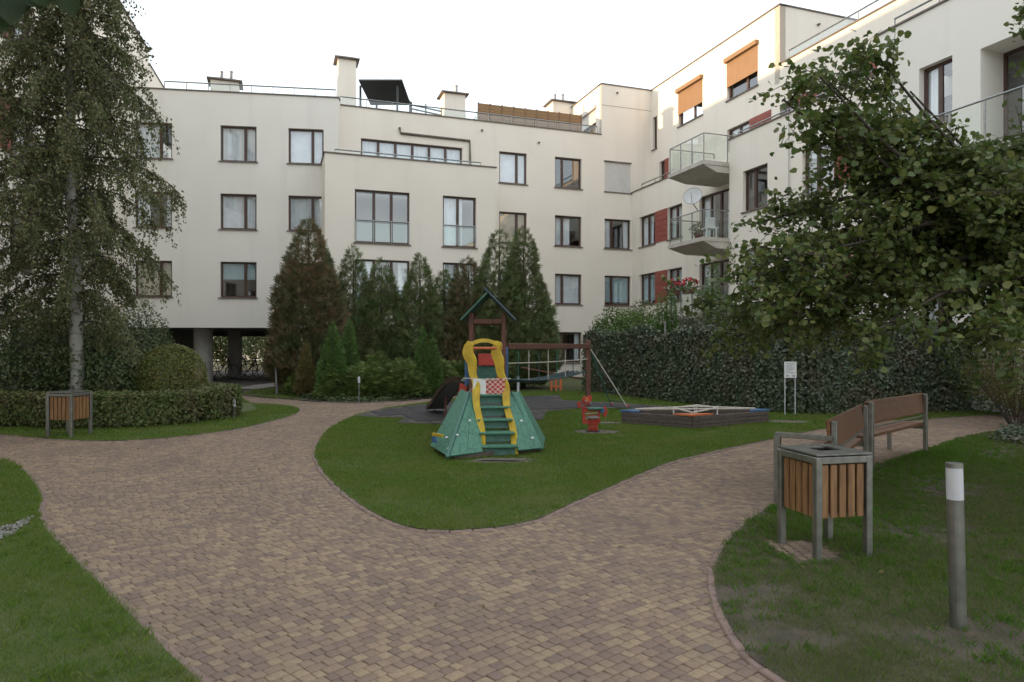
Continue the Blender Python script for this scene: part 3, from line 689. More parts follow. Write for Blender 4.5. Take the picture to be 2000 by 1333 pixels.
# balconies
def balcony(pl, u0, u1, zt, dep, parent, o0=0.0, label=None):
    q = MB(); vs = []
    pbox(q, pl, u0, u1, zt-.16, zt, o0, dep); a_ = .55
    # tapered underside
    q.box8([pl.pt(u0+.3,zt-.42,dep*.45), pl.pt(u1-.02,zt-.42,dep*.45), pl.pt(u1-.02,zt-.42,o0), pl.pt(u0+.3,zt-.42,o0), pl.pt(u0+.03,zt-.162,dep-.04), pl.pt(u1-.03,zt-.162,dep-.04), pl.pt(u1-.03,zt-.162,o0), pl.pt(u0+.03,zt-.162,o0)])
    b_ = q.build('balcony', M_['balcony_slab'], parent)
    if label: b_['label'] = label
    q = MB(); h_ = 1.05
    for A,B in (((u0+.05,dep-.08),(u1-.05,dep-.08)),((u0+.05,dep-.08),(u0+.05,o0)),((u1-.05,dep-.08),(u1-.05,o0))):
        q.tube([pl.pt(A[0],zt+h_,A[1]), pl.pt(B[0],zt+h_,B[1])], .025, 6)
    q.build('handrail', M_['steel'], b_)
    n = max(2, round((u1-u0)/.85))
    pos = [(u0+.05+(u1-u0-.1)*i/n, dep-.08) for i in range(n+1)] + [(u1-.05, o0+(dep-.08-o0)*j/2) for j in range(2)] + [(u0+.05, o0+(dep-.08-o0)*j/2) for j in range(2)]
    for u,o_ in pos: q = MB(); pbox(q, pl, u-.018, u+.018, zt, zt+h_-.02, o_-.018, o_+.018); q.build('baluster', M_['steel'], b_)
    for i in range(n):
        ua, ub_ = u0+.09+(u1-u0-.1)*i/n, u0+.01+(u1-u0-.1)*(i+1)/n
        MB().add([pl.pt(ua,zt+.08,dep-.05),pl.pt(ub_,zt+.08,dep-.05),pl.pt(ub_,zt+h_-.06,dep-.05),pl.pt(ua,zt+h_-.06,dep-.05)], [(0,1,2,3)]).build('glass_panel', M_['rail_glass'], b_)
    for u in (u0+.05, u1-.05):
        for oa, ob in ((o0+.06,(o0+dep-.08)/2-.05),((o0+dep-.08)/2+.05,dep-.14)):
            MB().add([pl.pt(u,zt+.08,oa),pl.pt(u,zt+.08,ob),pl.pt(u,zt+h_-.06,ob),pl.pt(u,zt+h_-.06,oa)], [(0,1,2,3)]).build('glass_panel', M_['rail_glass'], b_)
    return b_
ue = -.02
for k in (1,2,3): balcony(R2, ue-2.45, ue, FL[k], 1.2, BR, -1.05)
balcony(GW, GW.u(1905)-1.3, GW.u(1905)+5.5, 6.05, 1.5, BR, 0, 'long balcony with glass panels high on the end wall')

# far-left wing
LW = PL((-16.6,30.2), (.27,-.963)); LW.n = Vector((-LW.d.y, LW.d.x))
BW = empty('apartment_building', 'tall cream apartment wing with stepped roofline behind the birch', 'building', LW.pt(0,0))
holes = []; wl = []; ulw = -2.2
zt0 = LW.z(190,112)
wins = [(LW.u(213), LW.u(168), 9.6, 12.3)]
for k in range(5):
    for u in (7,11.2,15.4,21.6,25.8,30):
        if not (k == 4 and False): wins.append((u,u+1.6,FL[k]+.84,FL[k]+2.38))
wins = [(min(a,b),max(a,b),c,d) for a,b,c,d in wins]; first = wins[0]
wins = [first] + [x for x in wins[1:] if x[0] > first[1]+.3 or x[1] < first[0]-.3 or x[2] > first[3]+.3 or x[3] < first[2]-.3]
def wall2(*a_, **k_): return wall(*a_, **k_)
wall(LW, ulw, 20, -.1, 15.5, [x for x in wins if x[0] < 20], BW, M_['stucco_cream'])
wins = [x for x in wins if x[0] < 20 or x[3] < 12]; wall(LW, 20, 42, -.1, 12.5, [x for x in wins if x[0] > 20], BW, M_['stucco_cream'])
wall(LW, -14, ulw, -.1, 14.95, [], BW, M_['stucco_cream'])
for i,x in enumerate(wins): window(LW, *x, BW, (.33,.66) if i == 0 else (.65,), random.choice(('curtain','side','none')), transom=11.4 if i == 0 else None)
for k in (2,3):
    for u in (12.85,17.05): redpanel(LW, u, u+1.2, *row(k), BW)
cop(LW, ulw, 20, 15.5, BW); cop(LW, 20, 42, 12.5, BW); cop(LW, -14, ulw-.01, 14.95, BW)
slab('roof', [xy(LW,20.3,-.3),xy(LW,42,-.3),xy(LW,42,-9),xy(LW,20.3,-9)], 11.9, 12.1, M_['roof_felt'], BW)
q = MB(); pbox(q, LW, 19.8, 20, 11.5, 15.4, -9, -.3); q.build('side_wall', M_['stucco_cream'], BW)
slab('roof', [xy(LW,-14,-.3),xy(LW,19.8,-.3),xy(LW,19.8,-9),xy(LW,-14,-9)], 14.2, 14.4, M_['roof_felt'], BW)
q = MB(); pbox(q, LW, -14, 20, -.1, 14.9, -9.3, -9.05); pbox(q, LW, 20, 42, -.1, 12.3, -9.3, -9.05); q.build('back_wall', M_['stucco_cream'], BW)
for z in (2.6,5.55,8.5,11.5): slab('floor_slab', [xy(LW,-14,-.3),xy(LW,42,-.3),xy(LW,42,-9),xy(LW,-14,-9)], z, z+.2, M_['interior'], BW)
q = MB(); pbox(q, LW, 41.8, 42, -.1, 12.4, -9, -.3); q.build('side_wall', M_['stucco_cream'], BW)

# ---------------------------------------------------------------- things on the roofs and balconies
def chimney(px0, px1, pyt, pyb, Y, dep, pipes, label):
    a_, b_ = at(px0,pyb,Y), at(px1,pyb,Y); zt = at(px0,pyt,Y).z; z0 = 11.8
    e = empty('chimney', label, 'chimney', ((a_.x+b_.x)/2, Y+dep/2, z0), 0, 'chimneys on the roofs'); rz = R(19)
    c = Vector(((a_.x+b_.x)/2, Y+dep/2, 0)); wx = (b_.x-a_.x)*.84
    MB().bevbox((c.x,c.y,(z0+zt-.14)/2), (wx, dep, zt-.14-z0), .01, rz).build('stack', M_['stucco_cream'], e)
    mb = MB(); M3 = Matrix.Rotation(rz,3,'Z'); w2, d2 = wx/2+.16, dep/2+.16
    q = [c + M3 @ Vector((sx*w2,sy*d2,0)) for sx,sy in ((-1,-1),(1,-1),(1,1),(-1,1))]; q2 = [c + M3 @ Vector((sx*w2*.45,sy*d2*.45,0)) for sx,sy in ((-1,-1),(1,-1),(1,1),(-1,1))]
    mb.add([(p.x,p.y,zt-.14) for p in q] + [(p.x,p.y,zt-.08) for p in q] + [(p.x,p.y,zt+.06) for p in q2], [(3,2,1,0)] + [(i,(i+1)%4,(i+1)%4+4,i+4) for i in range(4)] + [(i+4,(i+1)%4+4,(i+1)%4+8,i+8) for i in range(4)] + [(8,9,10,11)])
    mb.build('cap', M_['coping'], e)
    for dx in pipes: MB().lathe((c.x+dx, c.y, zt), [(.07,0),(.07,.42),(.085,.42),(.085,.48)], 10).build('flue', M_['metal_grey'], e)
    return e
chimney(402,463,152,182,32.5,.9,(-.18,.28),'low wide chimney with two flues above the block on columns')
chimney(652,693,110,190,32.6,.8,(),'tall slender chimney beside the dark pergola')
chimney(857,908,178,222,36,1.0,(.2,),'square chimney behind the roof garden shrubs')
chimney(1068,1126,195,225,38.5,1.0,(.1,-.35),'chimney behind the reed screen next to the corner block')
# pergola
a_, b_ = at(704,190,33.2), at(776,190,33.2); zt = at(740,168,33.2).z
e = empty('pergola', 'dark slatted pergola shelter on the roof terrace', 'pergola', (a_.x,33.2,12))
for x_ in (a_.x,b_.x):
    for y_ in (33.2,35.4): MB().box((x_+.35*(y_>34),y_,(11.8+zt)/2),(.09,.09,zt-11.8)).build('post', M_['pergola'], e)
MB().box(((a_.x+b_.x)/2+.15,34.2,zt+.03),(b_.x-a_.x+.3,2.8,.07),M=Matrix.Rotation(R(-4),3,'X')).build('roof', M_['pergola'], e)
for i in range(9): MB().box(((a_.x+b_.x)/2+.35,35.45,12.0+i*.17),(b_.x-a_.x,.03,.13)).build('slat', M_['pergola'], e)
# trellis
e = empty('trellis', 'dark horizontal slat trellis among the roof plants', 'trellis', at(800,210,33.5))
p0, p1 = at(800,205,33.2), at(862,210,34.2)
for i in range(7):
    z_ = 12.2+i*.19; MB().bar((p0.x,p0.y,z_),(p1.x,p1.y,z_),.03,.07).build('slat', M_['pergola'], e)
for s_ in (0,.5,1): c_ = p0.lerp(p1,s_); MB().box((c_.x,c_.y+.04,12.65),(.06,.05,1.8)).build('post', M_['pergola'], e)
# reed screen in nine panels
RP = PL(xy(Mp,0,-.9),(.944,.330)); ua, ub_ = RP.u(934), RP.u(1135)
e = empty('reed_screen', 'brown reed privacy screen along the roof terrace edge', 'screen', RP.pt(ua,11.8))
for i in range(9):
    u0_, u1_ = ua+(ub_-ua)*i/9, ua+(ub_-ua)*(i+1)/9; zt = 13.65
    q = MB()
    for j in range(22): pbox(q, RP, u0_+.04, u1_-.04, 11.9+j*.08, 11.975+j*.08, -.02, .02+.008*(j%2))
    q.build('panel', M_['reed'], e)
    q = MB(); pbox(q, RP, u0_-.03, u0_+.03, 11.8, zt+.04, -.03, .045); q.build('post', M_['bin_wood'], e)
q = MB(); pbox(q, RP, ub_-.03, ub_+.03, 11.8, 13.69, -.03, .045); q.build('post', M_['bin_wood'], e)
# satellite dish on the middle balcony
c_ = at(1353,383,25.9); e = empty('satellite_dish', 'round white satellite dish above the middle balcony rail', 'dish', (c_.x+.3,c_.y,7.0))
nrm = Vector((-.45,-.85,.35)).normalized(); xx = nrm.cross(Vector((0,0,1))).normalized(); yy = xx.cross(nrm); mb = MB(); rr_ = .35
vs = [c_ - nrm*.06]; fs = []
for k,(r_,h_) in enumerate(((.5,-.04),(1,0.0))):
    for i in range(24): a2 = 2*math.pi*i/24; vs.append(c_ + (xx*math.cos(a2)+yy*math.sin(a2))*rr_*r_ + nrm*h_)
fs = [(0,1+i,1+(i+1)%24) for i in range(24)] + [(1+i,25+i,25+(i+1)%24,1+(i+1)%24) for i in range(24)]
mb.add(vs,fs).build('reflector', M_['dish'], e, True)
MB().tube([c_+(xx*math.cos(2*math.pi*i/24)+yy*math.sin(2*math.pi*i/24))*rr_ for i in range(25)], .012, 5, False).build('rim', M_['metal_grey'], e)
MB().tube([c_-nrm*.06, c_+Vector((.02,.1,-.25)), c_+Vector((.24,.12,-.55))], .022, 6).build('bracket', M_['metal_grey'], e)
MB().tube([c_-yy*.3, c_+nrm*.3-yy*.05], .012, 5).build('feed_arm', M_['metal_grey'], e)
# balcony furniture and pots
def pot(x, y, z, s, label, grp, leaf='leaf_dark', n=260, flower=False):
    e = empty('potted_plant', label, 'plant', (x,y,z), 0, grp)
    MB().lathe((x,y,z), [(.11*s,0),(.15*s,.26*s),(.165*s,.27*s),(.165*s,.31*s)], 12).build('pot', M_['play_wood'], e)
    PLANTS.append((e, Vector((x,y,z+.5*s)), .28*s, n, leaf, flower))
PLANTS = []
q_ = R2.pt(-1.2, FL[2], .6); pot(q_.x,q_.y,q_.z,1.0,'leafy green plant in a pot on the middle balcony','balcony plants')
q_ = R2.pt(-.55, FL[2], .5); e = empty('garden_chair', 'white plastic chair on the middle balcony', 'chair', q_, R(200))
MB().bevbox(q_+Vector((0,0,.42)),(.48,.46,.05),.01,R(200)).build('seat', M_['paper'], e)
MB().bevbox(q_+Vector((.08,.2,.68)),(.46,.04,.46),.01,R(200)).build('backrest', M_['paper'], e)
for sx in (-1,1):
    for sy in (-1,1): MB().tube([q_+Vector((.2*sx,.19*sy,0)),q_+Vector((.19*sx,.18*sy,.4))],.02,6).build('leg', M_['paper'], e)
for i,(du,lab) in enumerate(((-1.9,'red flowering box at the far end of the lowest balcony rail'),(-.75,'red flowering box at the near end of the lowest balcony rail'))):
    q_ = R2.pt(du, FL[1]+.85, 1.3); e = empty('flower_box', lab, 'flower box', q_, 0, 'flower boxes on the lowest balcony')
    q = MB(); pbox(q, R2, du-.35, du+.35, FL[1]+.8, FL[1]+.98, 1.22, 1.4); q.build('planter', M_['play_wood'], e)
    PLANTS.append((e, R2.pt(du, FL[1]+1.12, 1.31), .3, 200, 'leaf_dark', True))

# closing walls: ends of the wings
q = MB(); pbox(q, R1, 24.5, 24.8, -.1, 12.6, -12.2, 1.2); q.build('side_wall', M_['stucco_cream'], BR)
q = MB(); pbox(q, Mp, um0+.3, um0+.5, -.1, 12.0, -11, -.3); q.build('side_wall', M_['stucco_cream'], BM)
q = MB(); pbox(q, Mp, uc2+.2, uc2+.4, -.1, 12.0, -11, -1.5); q.build('side_wall', M_['stucco_cream'], BM)
q = MB(); pbox(q, Mp, uc2+.42, uc2+14, -.1, 12.55, -.6, -.4); q.build('side_wall', M_['stucco_cream'], BR)

# ---------------------------------------------------------------- foliage tools
def basis(nrm, roll):
    n_ = nrm/np.linalg.norm(nrm, axis=1, keepdims=True)
    h = np.where(np.abs(n_[:,2:3]) < .9, np.array([[0,0,1.]]), np.array([[1.,0,0]]))
    x = np.cross(h, n_); x /= np.linalg.norm(x, axis=1, keepdims=True); y = np.cross(n_, x)
    c, s_ = np.cos(roll)[:,None], np.sin(roll)[:,None]
    return np.stack([x*c + y*s_, -x*s_ + y*c, n_], 2)          # columns: width, length, normal
def tobasis(length_dir, nrm_hint):
    l = length_dir/np.linalg.norm(length_dir, axis=1, keepdims=True)
    x = np.cross(l, nrm_hint); x /= np.maximum(np.linalg.norm(x, axis=1, keepdims=True), 1e-6); n_ = np.cross(x, l)
    return np.stack([x, l, n_], 2)
T_LEAF = (np.array([(0,0,0),(-.34,.45,.08),(0,1,-.05),(.34,.45,.08)]), [np.array([(0,3,2),(0,2,1)])])
T_ROUND = (np.array([(0,0,0),(0,.5,-.03),(0,1.05,-.12),(-.36,-.02,.06),(-.52,.42,.10),(-.30,.82,.0),(.36,-.02,.06),(.52,.42,.10),(.30,.82,.0)]),
           [np.array([(0,1,4,3),(1,2,5,4),(0,6,7,1),(1,7,8,2)])])
T_IVY = (np.array([(0,0,0),(-.45,.15,.05),(-.30,.55,.03),(0,1,-.08),(.30,.55,.03),(.45,.15,.05)]), [np.array([(0,3,2,1),(0,5,4,3)])])
def fan():
    V = [(0,0,0)]; Fq = []
    for a_, l in ((-.95,.55),(-.5,.8),(0,1.0),(.5,.8),(.95,.55)):
        for da, k in ((-.13,.62),(0,1),(.13,.62)): V.append((math.sin(a_+da)*l*k, math.cos(a_+da)*l*k, .10*abs(a_)*l-.12*k*k*l))
        n_ = len(V); Fq += [(0,n_-1,n_-2),(0,n_-2,n_-3)]
    return (np.array(V), [np.array(Fq)])
T_FAN = fan()
def instance(tmpl, pos, B, size):
    V, FI = tmpl; n_ = len(pos); k = len(V)
    W = np.einsum('nij,kj->nki', B, V) * size[:,None,None] + pos[:,None,:]
    return W.reshape(-1,3), [(f[None] + (np.arange(n_)*k)[:,None,None]).reshape(-1, f.shape[1]) for f in FI]
def leaves(name, tmpl, pos, B, size, mat, parent, kind='stuff'):
    W, FI = instance(tmpl, np.asarray(pos), B, size); me = npmesh(name, W, FI)
    o = link(name, me, mat, parent)
    return o
def rdir(n_): v = rng.normal(size=(n_,3)); return v/np.linalg.norm(v, axis=1, keepdims=True)
def lump(P, f, seed=0):
    r_ = np.random.default_rng(seed); s_ = np.zeros(len(P))
    for _ in range(5): k = r_.normal(size=3)*f; s_ += np.sin(P @ k + r_.uniform(0,6.28))
    return s_/5
def thuja(name, x, y, h, r, label, mat, n_=2600, size=.2, grp=None, seed=1, power=.85, cat='tree'):
    e = empty(name, label, cat, (x,y,0), 0, grp)
    MB().tube([(x,y,-.05),(x+.02,y,h*.5),(x,y,h*.93)], [max(.03,r*.09),max(.02,r*.06),.01], 6).build('trunk', M_['bark'], e)
    t_ = 1-np.sqrt(rng.uniform(0,1,n_)); t_ = np.clip(t_*1.0+rng.uniform(0,.04,n_),0,1); th = rng.uniform(0,6.28,n_)
    Q = np.stack([np.cos(th),np.sin(th),t_*h/r*.6],1); rad = r*np.minimum(1.05*(1-t_)**power, .55+t_*3.2)*(1+.30*lump(Q,2.6,seed)+.12*lump(Q,7,seed+9))
    dpt = rng.uniform(.55,1.04,n_)**.6; rr_ = rad*dpt
    pos = np.stack([x+np.cos(th)*rr_, y+np.sin(th)*rr_, .08+t_*h*.97],1)
    out = np.stack([np.cos(th),np.sin(th),np.zeros(n_)],1)
    ld = out*rng.uniform(.35,.9,(n_,1)) + np.array([0,0,1.])*rng.uniform(.25,1.1,(n_,1)) + rng.normal(size=(n_,3))*.3
    B = tobasis(ld, out*.6+rng.normal(size=(n_,3))*.7)
    leaves('crown', T_FAN, pos, B, size*rng.uniform(.6,1.25,n_)*(1-.35*t_), M_[mat], e)
    return e
def cloud(name, parent, c, rad, n_, size, mat, tmpl=T_LEAF, shell=.55, seed=0, up=.3, lumpy=.22, flat_bottom=True):
    d = rdir(n_); 
    if flat_bottom: d[:,2] = np.where(d[:,2] < -.35, -d[:,2], d[:,2])
    k = (1+lumpy*lump(d,3.2,seed)+lumpy*.5*lump(d,8,seed+3))*rng.uniform(shell,1.0,n_)**.5
    pos = np.array(c) + d*np.array(rad)*k[:,None]
    nr = d + rng.normal(size=(n_,3))*.6 + np.array([0,0,up])
    return leaves(name, tmpl, pos, basis(nr, rng.uniform(0,6.28,n_)), size*rng.uniform(.6,1.3,n_), M_[mat], parent)
def shrub(x, y, w_, h, label, mat, n_=5000, size=.05, tmpl=T_LEAF, seed=0, name='shrub', dep=None, grp=None, z=0, lumpy=.25, shell=.5, cat='shrub'):
    e = empty(name, label, cat, (x,y,z), 0, grp); mb = MB()
    for i in range(9):
        a_ = i*.7+seed; k = random.uniform(.3,.75); mb.tube([(x+.04*math.cos(a_),y+.04*math.sin(a_),z-.03),(x+w_*.25*k*math.cos(a_),y+w_*.25*k*math.sin(a_),z+h*.45),(x+w_*.42*k*math.cos(a_),y+w_*.42*k*math.sin(a_),z+h*.85)], [.018,.012,.005], 5)
    mb.build('stems', M_['bark'], e)
    cloud('crown', e, (x,y,z+h*.5), (w_/2,(dep or w_)/2,h/2), n_, size, mat, tmpl, shell, seed, lumpy=lumpy, flat_bottom=False)
    return e

# ---------------------------------------------------------------- birch
def birch(x, y, h):
    e = empty('birch_tree', 'tall weeping birch with pale trunk behind the low hedge', 'tree', (x,y,0))
    tp = []
    for i in range(14): z = h*i/13; tp.append(Vector((x+.10*math.sin(z*.55)+.03*math.sin(z*2.1), y+.08*math.sin(z*.8+1), z-.05*(i==0))))
    MB().tube(tp, [.135*(1-i/13.5)**.75+.008 for i in range(14)], 12).build('trunk', M_['birch_bark'], e, True)
    mb = MB(); tw = MB(); LP, LD = [], []
    def tz(z): f_ = min(12.999,z/h*13); i = int(f_); return tp[i].lerp(tp[i+1], f_-i)
    for b in range(120):
        z0 = 2.1 + (h-2.4)*(b/119)**.9; a_ = b*2.4+random.uniform(-.4,.4); L_ = (2.45 if z0 < 7 else 2.45-(z0-7)*.24)*random.uniform(.6,1.05); L_ = max(.5,L_)
        if z0 < 2.9: L_ *= .7
        s_ = tz(z0); dirv = Vector((math.cos(a_),math.sin(a_),0)); pts = []
        rise = random.uniform(.25,.6)
        for i in range(7):
            t_ = i/6; pts.append(s_ + dirv*(L_*(t_-.12*t_*t_)) + Vector((0,0,L_*(rise*t_-(rise+.28)*t_*t_))) + Vector((random.gauss(0,.03),random.gauss(0,.03),0))*i*.4)
        mb.tube(pts, [.035*(1-t_/7.5)*(L_/3)**.5 for t_ in range(7)], 5, False)
        for k in range(int(10+L_*11)):
            f_ = random.uniform(.10,1)*5.99; i = int(f_); p = pts[i].lerp(pts[min(i+1,6)], f_-i); tl = random.uniform(.35,1.25)*(.7 if z0 < 3.4 else 1)
            side = Vector((random.gauss(0,.28),random.gauss(0,.28),0)) + dirv*random.uniform(0,.35); tps = []
            for j in range(5): u_ = j/4; tps.append(p + side*(u_-.3*u_*u_)*tl + Vector((0,0,-tl*(.25*u_+.75*u_*u_)*.85 + .06*u_)))
            tw.tube(tps, [.006,.005,.004,.003,.002], 3, False)
            for m_ in range(int(15+tl*23)):
                u_ = random.uniform(.05,1)*3.999; j = int(u_); q = tps[j].lerp(tps[j+1],u_-j)
                LP.append((q.x+random.gauss(0,.045),q.y+random.gauss(0,.045),q.z+random.gauss(0,.03)))
    mb.build('branches', M_['bark'], e); tw.build('twigs', M_['bark'], e)
    LP = np.array(LP); n_ = len(LP); ld = rdir(n_)*.7+np.array([0,0,-.8]); B = tobasis(ld, rdir(n_))
    print('birch leaves', n_); leaves('crown', T_LEAF, LP, B, rng.uniform(.045,.085,n_), M_['leaf_birch'], e)
bx, by = at(140,700,15)[:2]
birch(bx, by, 12.6)

# ---------------------------------------------------------------- near broadleaf tree on the right
def linden():
    x, y = 8.3, 7.6
    e = empty('linden_tree', 'broad round-leaved tree reaching over the benches', 'tree', (x,y,0))
    tr = [Vector((x,y,-.05)),Vector((x-.05,y+.02,1.2)),Vector((x-.12,y,2.4)),Vector((x-.1,y+.1,3.6)),Vector((x,y,5.2)),Vector((x+.1,y,7.0))]
    MB().tube(tr, [.19,.16,.14,.11,.07,.03], 10).build('trunk', M_['bark'], e, True)
    mb = MB(); LP, LD = [], []
    # limbs: start height, tip (world)
    tips = [((2.5,7.6,1.72),1.9),((2.7,7.2,1.85),2.0),((2.35,8.2,2.1),2.2),((3.4,6.4,1.75),2.1),((4.2,6.0,1.7),2.1),((3.0,7.7,2.7),2.6),((3.55,8.3,3.2),3.0),((2.75,6.9,2.5),2.4),
            ((3.1,6.9,4.35),3.2),((3.9,7.2,4.1),3.3),((3.8,7.6,3.5),3.0),((4.2,7.2,4.3),2.7),((4.9,6.4,2.6),2.6),((5.0,8.6,2.2),2.3),((5.2,8.8,3.6),3.2),((5.6,7.4,3.5),3.2),((6.0,8.0,2.6),2.6),((4.3,7.9,2.4),2.5),((3.9,8.8,1.85),2.1),((5.3,6.4,1.9),2.1),((5.9,6.6,3.4),3.0),((4.4,6.3,3.0),2.8),
            ((6.2,7.0,5.6),4.4),((7.2,6.0,5.2),4.2),((7.5,9.5,5.5),4.2),((9.8,8.6,5.0),3.6),((9.6,6.2,4.2),3.0),((8.4,4.6,3.8),2.8),((7.0,4.8,4.6),3.6),((6.6,9.8,3.8),3.2),((10.6,7.2,3.2),2.6),((8,7.5,7.6),5.4),((9.4,10,3.2),2.6),((6.0,7.4,1.8),2.0)]
    tips += [((2.35,7.4,2.3),2.3),((2.45,7.0,1.95),2.1),((2.75,7.8,3.0),2.6),((2.9,7.3,4.25),2.7),((5.25,7.0,5.0),4.3),((5.15,6.8,4.75),4.2),((5.4,7.2,4.6),4.1),((4.9,7.6,1.7),2.0),((3.0,8.4,1.85),2.0),((5.6,8.2,1.75),2.0),((3.4,7.4,4.5),2.7),((3.7,7.0,4.65),2.8),((3.95,7.6,4.6),2.9),((3.2,7.0,4.0),2.7),((3.6,7.6,4.1),2.8),((4.6,8.4,3.0),2.7),((5.2,7.0,3.2),2.8)]
    def leafs(q, n_, sp):
        for _ in range(n_):
            LP.append((q.x+random.gauss(0,sp),q.y+random.gauss(0,sp),q.z+random.gauss(0,sp*.8)))
    for (tx,ty,tz_),z0 in tips:
        if tz_ > 3.9 and tx < 4.6: z0 = 2.2
        i = min(4, int(z0/1.25)); s_ = Vector((x-.08,y,z0)); tip = Vector((tx,ty,tz_)); L_ = (tip-s_).length; pts = []
        for j in range(8):
            t_ = j/7; p = s_.lerp(tip,t_) + Vector((0,0,(-.17 if (tz_ > 3.9 and tx < 4.6) else .13)*L_*math.sin(t_*math.pi)*.8)) + Vector((random.gauss(0,.05),random.gauss(0,.05),random.gauss(0,.04)))*(0 if j in (0,7) else 1); pts.append(p)
        mb.tube(pts, [.045*(1-j/8.2)*(L_/5)**.5+.003 for j in range(8)], 6, False)
        for k in range(int(L_*11)):
            f_ = random.uniform(.30,1)**.8*6.99; j = int(f_); p = pts[j].lerp(pts[j+1],f_-j); d = Vector((random.gauss(0,1),random.gauss(0,1),random.gauss(-.1,.55))).normalized(); d = (d + (tip-s_).normalized()*.5).normalized()
            if 1780 < CX+F*p.x/p.y < 1960 and p.z > 1.45+.35*p.y: continue
            tl = random.uniform(.25,.75); pe = p+d*tl
            if (1770 < CX+F*pe.x/pe.y < 1965 and pe.z > 1.5+.35*pe.y): continue
            tps = [p, p+d*tl*.5+Vector((0,0,.03)), p+d*tl+Vector((0,0,-.10*tl))]
            mb.tube(tps, [.007,.005,.002], 3, False)
            for m_ in range(int(11+tl*30)):
                u_ = random.uniform(.15,1)*1.999; jj = int(u_); leafs(tps[jj].lerp(tps[jj+1],u_-jj), 1, .055)
    mb.build('branches', M_['bark'], e)
    LP = np.array(LP); pxl = CX+F*LP[:,0]/LP[:,1]; pyl = HY+F*(H-LP[:,2])/LP[:,1]; LP = LP[~((pyl > 702) & (pxl > 1440) & (pxl < 1640))]; pxl = CX+F*LP[:,0]/LP[:,1]; LP = LP[~((pxl > 1795) & (pxl < 1945) & (LP[:,2] > 1.62+.35*LP[:,1]))]; n_ = len(LP); print('linden leaves', n_)
    nr = np.array([0,-.25,.55])+rng.normal(size=(n_,3))*.6
    leaves('crown', T_ROUND, LP, basis(nr, rng.uniform(0,6.28,n_)), rng.uniform(.034,.076,n_), M_['leaf_linden'], e)
linden()

# branch of a tree beside the camera
def near_branch():
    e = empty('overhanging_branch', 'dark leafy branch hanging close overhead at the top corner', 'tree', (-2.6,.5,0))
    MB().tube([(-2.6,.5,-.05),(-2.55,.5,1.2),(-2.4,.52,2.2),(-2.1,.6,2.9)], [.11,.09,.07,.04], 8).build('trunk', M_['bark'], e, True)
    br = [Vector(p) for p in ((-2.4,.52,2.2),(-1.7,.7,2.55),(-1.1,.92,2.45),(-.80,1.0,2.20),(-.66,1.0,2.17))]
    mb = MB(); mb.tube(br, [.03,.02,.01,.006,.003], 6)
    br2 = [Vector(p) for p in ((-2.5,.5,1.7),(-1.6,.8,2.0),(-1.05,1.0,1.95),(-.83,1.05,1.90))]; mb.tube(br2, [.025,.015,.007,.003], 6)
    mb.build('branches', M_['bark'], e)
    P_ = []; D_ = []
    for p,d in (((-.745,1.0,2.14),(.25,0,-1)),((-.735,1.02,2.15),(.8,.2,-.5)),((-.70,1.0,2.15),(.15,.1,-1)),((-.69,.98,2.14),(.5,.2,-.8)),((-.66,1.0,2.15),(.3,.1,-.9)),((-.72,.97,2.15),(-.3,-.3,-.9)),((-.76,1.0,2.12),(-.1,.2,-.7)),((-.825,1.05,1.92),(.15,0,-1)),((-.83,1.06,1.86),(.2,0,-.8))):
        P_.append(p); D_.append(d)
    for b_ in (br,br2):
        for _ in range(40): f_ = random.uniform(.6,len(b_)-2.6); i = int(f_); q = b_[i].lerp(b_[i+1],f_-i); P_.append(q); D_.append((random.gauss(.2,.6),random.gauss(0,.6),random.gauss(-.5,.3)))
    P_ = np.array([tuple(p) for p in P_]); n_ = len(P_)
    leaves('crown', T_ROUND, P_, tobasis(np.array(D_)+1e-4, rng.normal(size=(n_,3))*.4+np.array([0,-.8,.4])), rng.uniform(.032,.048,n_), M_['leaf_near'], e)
near_branch()

# ---------------------------------------------------------------- conifers behind the play area
TH = 'thuja trees behind the play area'
def TP(px, Y, pyt): x = (px-CX)/F*Y; return x, Y, H-(pyt-HY)/F*Y
for (px,Y,pyt,r,lab,mt,n_) in ((603,23.6,425,1.18,'tallest browning thuja beside the passage opening','leaf_thuja_brown',5200),(690,25,480,.72,'slim thuja right next to the tall browning one','leaf_thuja',2600),
    (745,25.4,506,.85,'broad dark thuja below the wide bay window','leaf_thuja',3000),(820,25.2,496,.72,'pointed thuja between the two bay windows','leaf_thuja',3000),(868,26,528,.68,'shortest thuja of the row below the narrow bay window','leaf_thuja',2400),
    (915,25.5,503,.80,'reddish brown thuja below the narrow bay window edge','leaf_thuja_brown',3000),(975,25.2,447,.95,'tall thuja directly behind the play tower roof','leaf_thuja',3800),(1022,25.6,440,.92,'rightmost tall thuja at the end of the row','leaf_thuja',3800)):
    x,y,h = TP(px,Y,pyt); thuja('thuja_tree', x, y, h, r*(1.3 if px == 603 else 1.5), lab, mt, int(n_*2.1), .28, TH, seed=px, power=.55)
CO = 'small cone conifers in the planting bed'
for (px,Y,pyt,r,lab,mt,n_) in ((597,21.2,668,.34,'golden brown small cone conifer at the bed edge','leaf_cone_gold',2200),(650,20.6,628,.52,'largest green cone conifer in the bed','leaf_cone',4200),(682,21.8,622,.46,'narrow green cone conifer behind the largest one','leaf_cone',3200),
    (826,21.6,640,.38,'taller of two slim cones near the slide','leaf_cone',2600),(846,21.4,655,.32,'shorter of two slim cones near the slide','leaf_cone',2200)):
    x,y,h = TP(px,Y,pyt); thuja('cone_conifer', x, y, h, r, lab, mt, n_, .13, CO, seed=px, power=.8)
